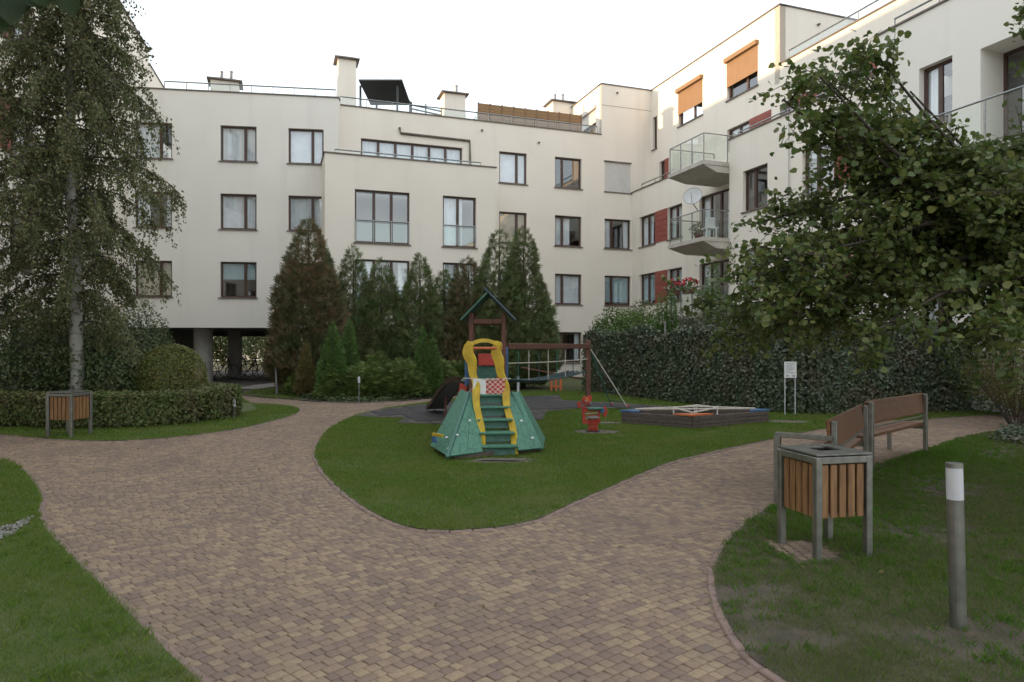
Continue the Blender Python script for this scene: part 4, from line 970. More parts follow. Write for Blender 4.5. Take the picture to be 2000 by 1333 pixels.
# spreading junipers
JN = 'spreading junipers in the bed'
def juniper(x, y, w_, h, lab, seed):
    e = empty('juniper', lab, 'shrub', (x,y,0), 0, JN); n_ = 2400; mb = MB()
    for i in range(10): a_ = i*.63; mb.tube([(x,y,0),(x+w_*.22*math.cos(a_),y+w_*.22*math.sin(a_),h*.5),(x+w_*.42*math.cos(a_),y+w_*.42*math.sin(a_),h*.75)], [.02,.014,.006], 5)
    mb.build('stems', M_['bark'], e)
    th = rng.uniform(0,6.28,n_); q = np.sqrt(rng.uniform(0,1,n_)); Q = np.stack([np.cos(th)*q,np.sin(th)*q,np.zeros(n_)],1)
    top = h*(1-.75*q**2.2)*(1+.3*lump(Q*3,2,seed)); z = top*rng.uniform(.35,1.05,n_)
    pos = np.stack([x+Q[:,0]*w_/2,y+Q[:,1]*w_/2,z],1); ld = np.stack([np.cos(th)*.9,np.sin(th)*.9,rng.uniform(.05,.7,n_)],1)+rng.normal(size=(n_,3))*.3
    leaves('crown', T_FAN, pos, tobasis(ld, np.array([[0,0,1.]])+rng.normal(size=(n_,3))*.3), rng.uniform(.09,.22,n_), M_['leaf_juniper'], e)
for i,(px,py,w_,h,lab) in enumerate(((705,781,1.6,1.05,'juniper beside the white lamp at the bed front'),(780,779,1.7,1.1,'juniper in the middle of the bed front'),(850,773,1.5,1.0,'juniper below the two slim cones'),(655,782,1.3,.7,'low juniper at the foot of the largest cone'),(740,768,1.8,1.2,'juniper behind the bed front under the thujas'),(890,766,1.3,.95,'juniper behind the brown slide'),(590,774,1.2,.75,'low juniper by the golden cone'))):
    x,y = ground(px,py); juniper(x, y+.3, w_, h, lab, i)
# green ground cover along the bed edge
def cover(name, poly, n_, label, mat, size, z=.06):
    xs = [p[0] for p in poly]; ys = [p[1] for p in poly]; Q = np.stack([rng.uniform(min(xs),max(xs),n_*4),rng.uniform(min(ys),max(ys),n_*4)],1); Q = Q[inside(Q,poly)][:n_]; k = len(Q)
    pos = np.concatenate([Q, rng.uniform(.0,z*2,(k,1))+.02],1)
    o = leaves(name, T_IVY, pos, basis(np.array([0,0,1.])+rng.normal(size=(k,3))*.7, rng.uniform(0,6.28,k)), rng.uniform(.6,1.3,k)*size, M_[mat], None); return tag(o, label, 'ground cover', kind='stuff')
cover('ground_cover', gp([(590,781),(640,786.5),(680,788),(760,785.5),(850,777),(870,765),(700,765),(590,768)]), 6000, 'dark ground cover below the junipers', 'leaf_dark', .08)
cover('ground_cover', gp([(1935,866),(1960,845),(2000,836),(2100,834),(2100,860),(2000,872)]), 1500, 'dark ivy patch at the foot of the autumn shrub', 'leaf_ivy', .07, .07)

# ---------------------------------------------------------------- hedges and shrubs
def hedge_run(name, pts, wd, h, n_, mat, size, label, tmpl=T_LEAF, cat='hedge', top_l=.05, stems=True, twist=.5):
    e = empty(name, label, cat, (pts[0][0],pts[0][1],0)); P_ = [Vector((a_[0],a_[1],0)) for a_ in pts]; acc = [0]
    for a_,b_ in zip(P_,P_[1:]): acc.append(acc[-1]+(b_-a_).length)
    if stems:
        mb = MB(); s_ = 0
        while s_ < acc[-1]:
            i = max(k for k in range(len(acc)-1) if acc[k] <= s_); p = P_[i].lerp(P_[i+1],(s_-acc[i])/(acc[i+1]-acc[i])); d = (P_[i+1]-P_[i]).normalized(); nn = Vector((d.y,-d.x,0))
            for k in range(4):
                q = p + nn*random.uniform(-.42,.42)*wd + d*random.uniform(-.1,.1); mb.tube([q+Vector((0,0,-.03)), q+nn*random.gauss(0,.05)+Vector((0,0,h*.5)), q+nn*random.gauss(0,.1)+d*random.gauss(0,.08)+Vector((0,0,h*.85))], [.009,.007,.004], 4, False)
            s_ += .16
        mb.build('stems', M_['bark'], e)
    s_ = rng.uniform(0,acc[-1],n_); acc_ = np.array(acc); i_ = np.clip(np.searchsorted(acc_,s_)-1,0,len(P_)-2); PA = np.array([tuple(p) for p in P_])
    f_ = ((s_-acc_[i_])/(acc_[i_+1]-acc_[i_]))[:,None]; c_ = PA[i_]*(1-f_)+PA[i_+1]*f_; d_ = PA[i_+1]-PA[i_]; d_ /= np.linalg.norm(d_,axis=1,keepdims=True); nn = np.stack([d_[:,1],-d_[:,0],np.zeros(n_)],1)
    side = rng.uniform(0,1,n_); topm = side < wd/(wd+1.6*h); sg = np.where(rng.uniform(0,1,n_) < .62,1,-1)
    lat = np.where(topm, rng.uniform(-.5,.5,n_)*wd, sg*wd*.5*(1.06-np.abs(rng.normal(0,.30,n_)))); zz = np.where(topm, h*(1+rng.normal(0,.035,n_)), h*rng.uniform(.02,1,n_)**(.62 if stems else 1))
    Q = c_ + nn*lat[:,None]; ll = lump(Q,2.2,5); Q = Q + nn*(sg*ll*.05)[:,None]; Q[:,2] = zz*(1+top_l*ll)
    nr = np.where(topm[:,None], np.array([[0,0,1.]]), nn*sg[:,None]) + rng.normal(size=(n_,3))*twist
    leaves('foliage', tmpl, Q, basis(nr, rng.uniform(0,6.28,n_)), rng.uniform(.6,1.3,n_)*size, M_[mat], e)
    return e
hp = smooth_curve([(-15.2,12.2),(-12.6,12.6)] + gp([(0,832),(150,836),(290,833),(365,828)]) + [(-6.72,14.5),(-6.5,15.1),(-6.75,15.9),(-7.4,16.6),(-8.4,17.4)], 5)
hedge_run('low_hedge', hp, .8, .64, 60000, 'leaf_hedge', .066, 'low clipped hedge curving behind the lawn and wooden bin')
IV = [(2.75,24.4),(3.55,22.4),(4.45,20.2),(5.5,17.9),(6.6,16.3),(8.0,16.35),(10,16.6),(11.0,16.5)]
iv = hedge_run('ivy_fence', smooth_curve(IV,4), .55, 1.95, 66000, 'leaf_ivy', .07, 'ivy covered fence behind the sandbox', T_IVY, 'hedge', .13, False, .5)
x_,y_ = 4.62,20.6; MB().tube([(x_,y_,0),(x_,y_,2.35)], .03, 8).build('fence_post', M_['metal_grey'], iv)
# clipped ball behind the low hedge
x,y = at(335,700,16.2)[:2]; e = empty('clipped_bush', 'round clipped bush behind the low hedge', 'bush', (x,y,0))
MB().tube([(x,y,-.03),(x,y,.9)], .05, 6).build('trunk', M_['bark'], e)
cloud('crown', e, (x,y,.86), (.80,.80,.80), 12000, .045, 'leaf_box', T_LEAF, .8, 3, lumpy=.05, flat_bottom=False)
SH = 'dark shrubs under the birch'
for i,(px,Y,w_,h,mt,lab) in enumerate(((30,15.4,2.6,2.9,'leaf_dark','dark leafy shrub at the picture edge behind the low hedge'),(110,17.5,2.6,2.4,'leaf_greyish','grey-green shrub directly behind the birch trunk'),(205,15.8,1.9,2.1,'leaf_dark','dark shrub between birch trunk and round bush'),(255,18.5,2.4,2.6,'leaf_dark','dark shrub behind the round clipped bush'),(-30,19,3,3.6,'leaf_dark','tall dark shrub farthest back under the birch'),(160,21,3.4,3.0,'leaf_dark','wide dark shrub before the passage wall'))):
    shrub((px-CX)/F*Y, Y, w_, h, lab, mt, 8500, .075, T_LEAF, i, grp=SH, shell=.35)
# behind the ivy fence
GB = 'garden shrubs behind the ivy fence'
for i,(px,Y,w_,h,mt,lab,n_) in enumerate(((1195,25.5,2.1,2.95,'leaf_bright','bright green shrub at the far end of the ivy fence',11000),(1245,24.6,2.2,3.15,'leaf_bright','bright green bush next to the dark columnar thujas',11000),(1350,22.6,2.2,2.75,'leaf_greyish','grey-green garden shrub below the lowest balcony',8000),(1415,20.5,2.2,2.9,'leaf_greyish','grey-green garden shrub beside the linden leaves',8000),(1480,19.2,2.4,2.5,'leaf_dark','dark garden shrub above the ivy behind the sign',6000),(1640,18.3,2.8,2.5,'leaf_dark','dark garden shrub behind the fence turn',6000),(1780,18.2,2.6,2.4,'leaf_dark','dark shrub behind the bench backs',6000),(1985,15.4,3.0,2.6,'leaf_dark','dark shrub behind the autumn shrub at the path end',6000))):
    shrub((px-CX)/F*Y, Y, w_, h, lab, mt, n_, .085, T_LEAF, 20+i, grp=GB, shell=.4)
CT = 'columnar thujas in the garden'
for px,Y,pyt,r,lab in ((1293,21.9,570,.28,'left of two dark columnar thujas above the ivy'),(1311,21.7,566,.26,'right of two dark columnar thujas above the ivy'),(1392,21.2,512,.34,'tall columnar thuja before the lowest balcony')):
    x,y,h = TP(px,Y,pyt); thuja('columnar_thuja', x, y, h, r, lab, 'leaf_cone', 3600, .14, CT, seed=px, power=.35)
# autumn shrub and bare stems at the right edge
x,y = ground(1985,838); e = empty('autumn_shrub', 'yellow-brown twiggy shrub at the path end on the lawn edge', 'shrub', (x,y,0)); mb = MB()
for i in range(16):
    a_ = i*.39; k = random.uniform(.5,1); mb.tube([(x+.06*math.cos(a_),y+.06*math.sin(a_),-.02),(x+.35*k*math.cos(a_),y+.35*k*math.sin(a_),.45),(x+.85*k*math.cos(a_),y+.85*k*math.sin(a_),1.1),(x+1.0*k*math.cos(a_),y+1.0*k*math.sin(a_),1.7)], [.014,.011,.008,.004], 5)
mb.build('stems', M_['bark'], e); cloud('crown', e, (x+.1,y,1.08), (1.02,1.0,.68), 6500, .045, 'leaf_autumn', T_LEAF, .25, 77, lumpy=.25, flat_bottom=False)
# trees beyond the passage
for i,(px,Y,w_,h,lab) in enumerate(((435,50,4,5,'leafy tree seen left of the dark passage column'),(495,54,5,6,'leafy tree seen right of the dark passage column'),(545,60,4,5,'leafy tree at the far passage end'))):
    shrub((px-CX)/F*Y, Y, w_, h, lab, 'leaf_dark', 4200, .24, T_LEAF, 40+i, 'street_tree', grp='trees beyond the passage', shell=.3, cat='tree')
q = MB().box((-24,72,4),(24,6,8)).build('far_building', M_['stucco_cream']); tag(q, 'pale building far beyond the passage', 'building')
# roof plants and pots
for (px,Y,pyt,w_,h,mt,lab) in (((940,34.6,175,1.0,1.6,'leaf_autumn','yellowing shrub in front of the square chimney on the roof')),(975,34.9,200,1.1,1.3,'leaf_greyish','thin grey shrub on the roof next to the reed screen'),(840,34.2,205,.9,.9,'leaf_greyish','low roof shrub by the slat trellis')):
    shrub((px-CX)/F*Y, Y, w_, h, lab, mt, 420, .09, T_LEAF, px, grp='roof terrace shrubs', z=12.0, shell=.15)
for e,c_,r_,n_,lf,fl in PLANTS:
    cloud('foliage', e, c_, (r_*1.2,r_*1.2,r_), n_, .09, lf, T_LEAF, .3, 1, flat_bottom=False)
    if fl: cloud('blossoms', e, c_+Vector((0,0,.08)), (r_*1.3,r_*1.0,r_*.8), 60, .10, 'flower_red', T_ROUND, .6, 2)

# ---------------------------------------------------------------- play tower with climbing pyramid
tw = empty('play_tower', 'wooden play tower with green climbing steps, yellow side boards and roof', 'play structure', (-.3,10.8,0))
PT = .86                                               # platform height
def V3(x,y,z): return Vector((x,y,z))
bl, fl, fr_, br_ = V3(-1.22,10.35,.09), V3(-.87,9.45,.07), V3(.44,10.15,.08), V3(.52,11.2,.09)
tbl, tfl, tfr, tbr = V3(-.80,11.0,PT+.04), V3(-.66,10.72,PT), V3(.02,10.78,PT), V3(.10,11.2,PT)
def planks(a_, b_, c_, d_, n_, name, mat, t_=.03):
    nr = (b_-a_).cross(d_-a_).normalized()
    for i in range(n_):
        g0, g1 = (i+.012)/n_, (i+.988)/n_
        p = [a_.lerp(b_,g0), a_.lerp(b_,g1), d_.lerp(c_,g1), d_.lerp(c_,g0)]; MB().plate(p, nr, t_).build(name, M_[mat], tw)
planks(bl, fl, tfl, tbl, 3, 'side_plank', 'play_green')
sl, sr = fl.lerp(fr_,.36), fl.lerp(fr_,.70)
tsl, tsr = V3(-.62,10.74,PT), V3(-.10,10.76,PT)
planks(fl, V3(-.42,9.78,.08), tsl, tfl, 2, 'front_plank', 'play_green')
planks(V3(.08,9.92,.08), fr_, tfr+V3(.06,0,0), tsr, 3, 'front_plank', 'play_green')
planks(fr_, br_, tbr, tfr+V3(.06,0,0), 3, 'side_plank', 'play_green')
# corner battens
for a_,b_ in ((fl,tfl),(fr_,tfr)): MB().bar(a_+V3(-.02,-.03,0), b_+V3(-.02,-.03,.02), .05, .04).build('batten', M_['play_green_dark'], tw)
for a_ in ((-.95,10.0,.28),(-.78,9.82,.34),(-.62,10.05,.52),(-.70,9.95,.14),(.30,10.10,.26),(.14,10.22,.50),(-.9,9.72,.16)):
    MB().lathe(V3(*a_)+V3(0,-.06,0), [(.018,-.012),(.022,0),(.012,.014)], 8).build('bolt_cap', M_['paper'], tw)
MB().plate([V3(-1.13,9.93,.30),V3(-.98,9.82,.30),V3(-.98,9.80,.34),V3(-1.13,9.92,.35)], (-.6,-.8,.1), .05).build('climbing_hold', M_['play_yellow'], tw)
MB().plate([V3(-1.15,10.02,.20),V3(-1.08,9.93,.20),V3(-1.10,9.97,.30),V3(-1.16,10.04,.29)], (-.8,-.6,.1), .03).build('climbing_hold', M_['play_blue'], tw)
# base beams under the pyramid
MB().bar(fl+V3(.1,.15,-.02), fr_+V3(-.1,.12,-.02), .08, .07).build('base_beam', M_['sandbox_wood'], tw)
MB().bar(bl+V3(.1,.0,-.03), fl+V3(.1,.12,-.03), .08, .07).build('base_beam', M_['sandbox_wood'], tw)
# steps between the yellow boards
B0l, B0r = V3(-.40,9.78,0), V3(.05,9.86,0); B1l, B1r = V3(-.60,10.74,PT), V3(-.10,10.80,PT)
ns = 5
for i in range(ns):
    t0, t1 = i/ns, (i+1)/ns; a_, b_ = B0l.lerp(B1l,t0), B0r.lerp(B1r,t0); z0, z1 = PT*t0+.03, PT*t1
    c_, d_ = B0l.lerp(B1l,t1), B0r.lerp(B1r,t1)
    MB().add([V3(a_.x,a_.y+.05,z0),V3(b_.x,b_.y+.05,z0),V3(b_.x,b_.y+.08,z1-.03),V3(a_.x,a_.y+.08,z1-.03)], [(0,1,2,3)]).build('riser', M_['play_green_dark'], tw)
    MB().bevbox(((a_.x+b_.x+c_.x+d_.x)/4,(a_.y+c_.y)/2+.06,z1-.015),(b_.x-a_.x+.06,.24,.032),.006,R(5)).build('step', M_['play_green'], tw)
# wavy yellow boards
def wavy(cl, wds):
    n_ = 26; pl_, pr_ = [], []; C_ = [at(*c) for c in cl]; K = len(C_)-1
    for i in range(n_+1):
        f_ = i/n_*K*.99999; k = int(f_); c_ = C_[k].lerp(C_[k+1], f_-k); w_ = wds[k]+(wds[k+1]-wds[k])*(f_-k); t_ = (C_[k+1]-C_[k]).normalized()
        W_ = Vector((1,-.55,.25)); W_ = (W_ - t_*W_.dot(t_)).normalized(); wob = .018*math.sin(f_*3.0); pl_.append(c_+W_*(w_/2+wob)); pr_.append(c_-W_*(w_/2-wob))
    q = MB()
    for i in range(n_):
        a_,b_,c_,d_ = pl_[i],pl_[i+1],pr_[i+1],pr_[i]; o_ = (b_-a_).cross(d_-a_).normalized()*.02
        q.box8([a_-o_,b_-o_,c_-o_,d_-o_,a_+o_,b_+o_,c_+o_,d_+o_])
    return q.build('yellow_board', M_['play_yellow'], tw)
wavy([(917,667,10.75),(915,676,10.75),(916,695,10.72),(922,715,10.70),(927,738,10.66),(929,760,10.6),(934,800,10.35),(940,850,10.05),(947,893,9.86)], [.07,.16,.19,.15,.10,.125,.09,.095,.07])
wavy([(974,667,10.8),(971,676,10.8),(971,695,10.78),(975,715,10.75),(983,738,10.72),(987,765,10.64),(994,805,10.4),(1002,850,10.12),(1009,888,9.92)], [.07,.15,.18,.15,.10,.125,.09,.095,.07])
# yellow arch between the boards, red bar
q = MB(); pts = [V3(-.72+.56*i/8, 10.80, 1.60+.10*math.sin(math.pi*i/8)) for i in range(9)]
for a_,b_ in zip(pts,pts[1:]): q.bar(a_,b_,.05,.06)
q.build('arch', M_['play_yellow'], tw); MB().tube([V3(-.72,10.76,1.575),V3(-.15,10.80,1.575)], .022, 8).build('crossbar', M_['play_orange'], tw)
# grab handles, notice sheet and barrier tape
for x_ in (-.58,-.20): MB().tube([V3(x_,10.9,PT),V3(x_-.03,10.88,PT+.25),V3(x_+.02,10.9,PT+.42)], .018, 6).build('grab_handle', M_['play_orange'], tw)
MB().box((-.505,10.60,.965),(.20,.008,.27),R(4)).build('notice_sheet', M_['paper'], tw)
q = MB(); q2 = MB()
for i in range(7):
    for j in range(7): (q if (i+j) % 2 else q2).box((-.385+i*.042,10.62+i*.002,.86+j*.038),(.041,.006,.037))
q.build('barrier_tape', M_['play_red'], tw); q2.build('barrier_tape', M_['tape_pink'], tw)
MB().tube([V3(-.76,10.62,1.11),V3(-.4,10.60,1.09),V3(-.02,10.66,1.10)], .008, 5).build('tape_line', M_['rope_white'], tw)
# platform and blue sides behind the gate
MB().bevbox((-.42,11.95,PT-.04),(.66,2.3,.06),.008).build('platform', M_['play_wood'], tw)
for x_ in (-.74,-.08): MB().bevbox((x_,11.25,1.28),(.03,.75,.62),.008).build('side_panel', M_['play_blue'], tw)
MB().bevbox((-.40,12.56,1.36),(.44,.03,.22),.006).build('red_board', M_['play_red'], tw)
MB().bevbox((-.42,12.62,1.08),(.56,.03,.34),.006).build('back_panel', M_['play_green_dark'], tw)
MB().plate([V3(-1.02,11.3,.02),V3(-.80,11.25,.0),V3(-.74,11.25,.96),V3(-.86,11.3,1.0)], (0,-1,0), .03).build('red_side', M_['play_red'], tw)
# tower posts and roof
for x_,y_,zt in ((-.75,12.55,2.22),(-.15,12.55,2.22),(-.75,13.25,2.22),(-.15,13.25,2.22)): MB().bevbox((x_,y_,zt/2-.03),(.085,.085,zt+.06),.008).build('post', M_['play_wood'], tw)
for y_ in (12.55,13.25): MB().bevbox((-.45,y_,2.06),(.52,.05,.09),.006).build('rail', M_['play_wood'], tw)
for x_ in (-.75,-.15): MB().bevbox((x_,12.9,1.42),(.04,.62,.09),.006).build('rail', M_['play_wood'], tw)
for x_ in (-.62,-.45,-.28): MB().bevbox((x_,13.27,1.15),(.09,.025,.62),.005).build('rail', M_['play_wood'], tw)
ridge = V3(-.46,0,2.60)
MB().plate([V3(-.42,12.3,2.58),V3(-.42,13.5,2.58),V3(-.92,13.5,2.07),V3(-.92,12.3,2.07)], (-.7,0,.72), .03).build('roof', M_['play_green_dark'], tw)
MB().plate([V3(-.52,12.3,2.66),V3(-.52,13.5,2.66),V3(.06,13.5,2.07),V3(.06,12.3,2.07)], (.72,0,.7), .03).build('roof', M_['roof_dark'], tw)
# slide: curved brown chute running down to the matting
e = empty('slide', 'dark brown curved slide running down from the tower to the matting', 'slide', (-1.9,16.2,0))
path_s = [V3(-.80,13.0,.95),V3(-1.0,13.6,.93),V3(-1.2,14.2,.82),V3(-1.46,15.0,.55),V3(-1.68,15.8,.27),V3(-1.86,16.4,.10)]
for sgn in (-1,1):
    q = MB(); pp = []
    for i,p in enumerate(path_s):
        d = (path_s[min(i+1,5)]-path_s[max(i-1,0)]); d.z = 0; d.normalize(); pp.append(p + V3(d.y,-d.x,0)*.19*sgn)
    for a_,b_ in zip(pp,pp[1:]): q.bar(a_+V3(0,0,.03),b_+V3(0,0,.03),.03,.10)
    q.build('side_rail', M_['slide_brown'], e)
q = MB()
for a_,b_ in zip(path_s,path_s[1:]): q.bar(a_,b_,.38,.02)
q.build('chute', M_['metal_grey'], e)
for p in (path_s[5],path_s[3]): MB().bevbox((p.x,p.y,p.z/2-.03),(.05,.05,p.z),.006).build('post', M_['play_wood'], e)
# rope bridge to the far post
e = empty('rope_bridge', 'rope net bridge below a brown beam leading to a single post', 'bridge', (1.88,17,0))
A_, Z_ = V3(-.10,12.9,1.60), V3(1.88,17.0,1.60)
MB().bar(A_, Z_, .10, .115, bev=.01).build('beam', M_['play_wood'], e); MB().bevbox((1.90,17.05,.85),(.12,.12,1.8),.012).build('post', M_['play_wood'], e)
def sag(t_, z): p = A_.lerp(Z_,t_); return V3(p.x,p.y,z-.10*math.sin(math.pi*t_))
side = V3(Z_.y-A_.y, -(Z_.x-A_.x), 0).normalized()
for z_ in (1.28,): MB().tube([sag(i/10,z_+.08*math.sin(math.pi*i/10)) for i in range(11)], .012, 5).build('rope', M_['rope_white'], e)
for i in range(1,9):
    t_ = i/9; mt = ('rope_white','rope_green','rope_white','rope_dark')[i % 4]; MB().tube([A_.lerp(Z_,t_)+V3(0,0,-.05), sag(t_,.98)], .011, 5).build('rope', M_[mt], e)
for k in range(5): MB().tube([sag(i/12,.98)+side*(-.5+.125*k*1.0)*1.0 for i in range(13)], .016, 5).build('net_rope', M_['rope_dark'], e)
for i in range(1,24): t_ = i/24; MB().tube([sag(t_,.985), sag(t_,.965)-side*.25+V3(0,0,-.03), sag(t_,.985)-side*.5], .014, 5).build('net_rope', M_['rope_dark'], e)
# rope ladder from the post
g1, g2 = V3(2.62,18.0,.02), V3(2.95,17.4,.02); tp_ = V3(1.93,17.1,1.58)
for g_,mt in ((g1,'rope_green'),(g2,'rope_white')): MB().tube([tp_, tp_.lerp(g_,.5)+V3(.02,0,-.02), g_], .016, 5).build('rope', M_[mt], e)
for t_ in (.25,.42,.58,.74,.9): MB().tube([tp_.lerp(g1,t_), tp_.lerp(g2,t_)], .013, 5).build('rope', M_['rope_dark'], e)
for g_ in (g1,g2): MB().lathe(g_+V3(0,0,-.02), [(.03,0),(.03,.09),(.01,.11)], 8).build('anchor', M_['play_red'], e)

# ---------------------------------------------------------------- spring rider
x,y = ground(1158,845); e = empty('spring_rider', 'red animal spring rider in front of the climbing frame', 'spring rider', (x,y,0))
pts = [V3(x+.10*math.cos(a2), y+.10*math.sin(a2), .03+.24*a2/(2*math.pi*6)) for a2 in [i*.4 for i in range(int(2*math.pi*6/.4)+1)]]
MB().tube(pts, .016, 5).build('spring', M_['play_red'], e)
MB().bevbox((x,y,.3),(.26,.26,.03),.005).build('plate', M_['metal_grey'], e)
def disc(c_, prof, nrm, t_, name, mt):
    nrm = Vector(nrm).normalized(); xx = V3(0,0,1).cross(nrm).normalized(); yy = nrm.cross(xx)
    MB().plate([Vector(c_)+xx*a_+yy*b_ for a_,b_ in prof], nrm, t_).build(name, M_[mt], e)
circ = lambda r_, n_=16, sx=1: [(r_*sx*math.cos(2*math.pi*i/n_), r_*math.sin(2*math.pi*i/n_)) for i in range(n_)]
nb = (.25,-.97,0); xb = V3(.97,.25,0)
for off in (.02,):
    for prof in ([(-.25,.0),(-.27,.30),(-.21,.32),(-.18,.02)], [(.09,.0),(.10,.28),(.16,.28),(.15,.0)], [(-.20,.0),(.12,.0),(.12,.05),(-.20,.05)], [(-.24,.26),(.18,.24),(.18,.29),(-.24,.31)]):
        disc(V3(x,y,.18)+V3(.25,-.97,0)*off, prof, nb, .02, 'body_board', 'play_red')
for k in range(5): disc(V3(x,y,.23+.045*k)+V3(.25,-.97,0)*.045, [(-.19,0),(.10,.012),(.10,.030),(-.19,.018)], nb, .004, 'tape_stripe', 'tape_pink' if k % 2 else 'play_red')
MB().bevbox(V3(x+.02,y,.47),(.34,.28,.035),.008,R(14)).build('seat', M_['play_green_dark'], e)
hc = V3(x,y,.60)-xb*.18
disc(hc+V3(0,-.03,.03), circ(.085), nb, .035, 'head', 'play_red'); disc(hc+V3(.02,-.08,.05), circ(.05), nb, .02, 'face', 'play_orange')
for dx,dz in ((-.14,-.05),(-.03,-.14),(.10,.07)): disc(hc+xb*dx+V3(0,-.01,dz), circ(.065,14,.75), nb, .025, 'ear', 'play_red')
disc(V3(x,y,.40)+xb*.27, circ(.105,14,.55), nb, .03, 'tail', 'play_red'); disc(V3(x,y-.04,.44)+xb*.20, circ(.06,12), nb, .03, 'tail_hub', 'play_blue')
MB().tube([hc+V3(0,-.1,.0), hc+V3(0,-.12,.03)], .02, 6).build('handle', M_['metal_grey'], e); MB().tube([hc+xb*.12+V3(0,-.16,-.02), hc+xb*.12+V3(0,.14,-.02)], .014, 6).build('handle', M_['metal_grey'], e)
MB().box((x,y,.015),(.3,.3,.03)).build('base', M_['rubber'], e)
for ch in list(e.children):
    ch.matrix_parent_inverse = Matrix.Diagonal((.85,.85,.95,1)) @ ch.matrix_parent_inverse

# ---------------------------------------------------------------- sandbox with corner seats and crossed ropes
fc, lc, rc = Vector(ground(1352,840)), Vector(ground(1215,829)), Vector(ground(1500,827)); bc = lc + rc - fc
e = empty('sandbox', 'square wooden sandbox with coloured corner seats and a rope star', 'sandbox', (fc.x,fc.y,0))
cor = [fc,rc,bc,lc]
for i in range(4):
    a_, b_ = cor[i], cor[(i+1)%4]
    for k in range(3): MB().bar((a_.x,a_.y,.045+k*.085),(b_.x,b_.y,.045+k*.085),.05,.08,bev=.006).build('plank', M_['sandbox_wood'], e)
cen = (fc+bc)/2; ins = [c_.lerp(cen,.04) for c_ in cor]
flat('sand_fill', [(p.x,p.y) for p in ins], .10, M_['sand'], e)
for i,(nm,mt) in enumerate((('corner_seat','play_orange'),('corner_seat','play_blue'),('corner_seat','play_green_dark'),('corner_seat','play_blue'))):
    c_ = cor[i]; n0, n1 = cor[(i+1)%4], cor[(i-1)%4]; out = (c_-cen).normalized()*.05
    tri = [c_+out, c_.lerp(n0,.26)+out*.2, c_.lerp(n1,.26)+out*.2]; z_ = .262
    MB().prism([(p.x,p.y) for p in (tri if i != 5 else tri)], z_, z_+.03).build(nm, M_[mt], e)
def rp_(p, z_): return V3(p.x,p.y,z_)
hub = [cen + (c_-cen)*.30 for c_ in cor]; rb = [cor[i].lerp(cor[(i+1)%4],.5) for i in range(4)]
for i in range(4):
    MB().tube([rp_(cor[i].lerp(cen,.18),.31), rp_(hub[(i+1)%4],.33)], .02, 6).build('rope', M_['rope_white'], e)
    MB().tube([rp_(cor[i].lerp(cen,.18),.31), rp_(hub[(i-1)%4],.33)], .02, 6).build('rope', M_['rope_white'], e)
    MB().tube([rp_(hub[i],.10), rp_(hub[i],.36)], .015, 6).build('stake', M_['paper'], e)

# ---------------------------------------------------------------- benches
def bench(p0, p1, label, arm, zb=.90):
    p0, p1 = Vector(p0), Vector(p1); d = (p1-p0).normalized(); s_ = Vector((-d.y,d.x)); ang = math.atan2(d.y,d.x); L_ = (p1-p0).length      # s_: toward the seat side
    e = empty('bench', label, 'bench', (p0.x,p0.y,0), 0, 'benches at the path edge')
    P = lambda u,v,z: V3(p0.x+d.x*u+s_.x*v, p0.y+d.y*u+s_.y*v, z)
    for u in (.035, L_-.035):
        MB().bevbox(P(u,0,zb/2-.02),(.07,.05,zb+.02),.005,ang).build('back_leg', M_['galvanised'], e)
        MB().bevbox(P(u,.50,.20),(.06,.05,.44),.005,ang).build('front_leg', M_['galvanised'], e)
        MB().bar(P(u,.03,.385),P(u,.50,.385),.05,.05,bev=.004).build('seat_bracket', M_['galvanised'], e)
    for k in range(3): MB().bevbox(P(L_/2,.11+k*.155,.435),(L_,.142,.042),.008,ang).build('seat_plank', M_['bench_wood'], e)
    Mb = Matrix.Rotation(ang,3,'Z') @ Matrix.Rotation(R(-6),3,'X')
    MB().bevbox(P(L_/2,.045,zb-.15),(L_-.02,.045,.30),.012,M=Mb).build('backrest', M_['bench_wood'], e)
    MB().bevbox(P(L_/2,.045,.55),(L_-.02,.035,.02),.004,M=Mb).build('back_rail', M_['galvanised'], e)
    if arm:
        MB().bar(P(.03,-.0,.70),P(.03,.56,.70),.06,.05,bev=.004).build('armrest', M_['galvanised'], e)
        MB().bevbox(P(.03,.54,.34),(.07,.06,.70),.005,ang).build('arm_post', M_['galvanised'], e)
    return e
bench((3.17,6.72),(4.42,8.52),'nearer brown wooden bench with a metal armrest behind the bin',True,.88)
bench((4.60,8.76),(6.25,10.30),'farther brown wooden bench turned along the curving path',False,.90)

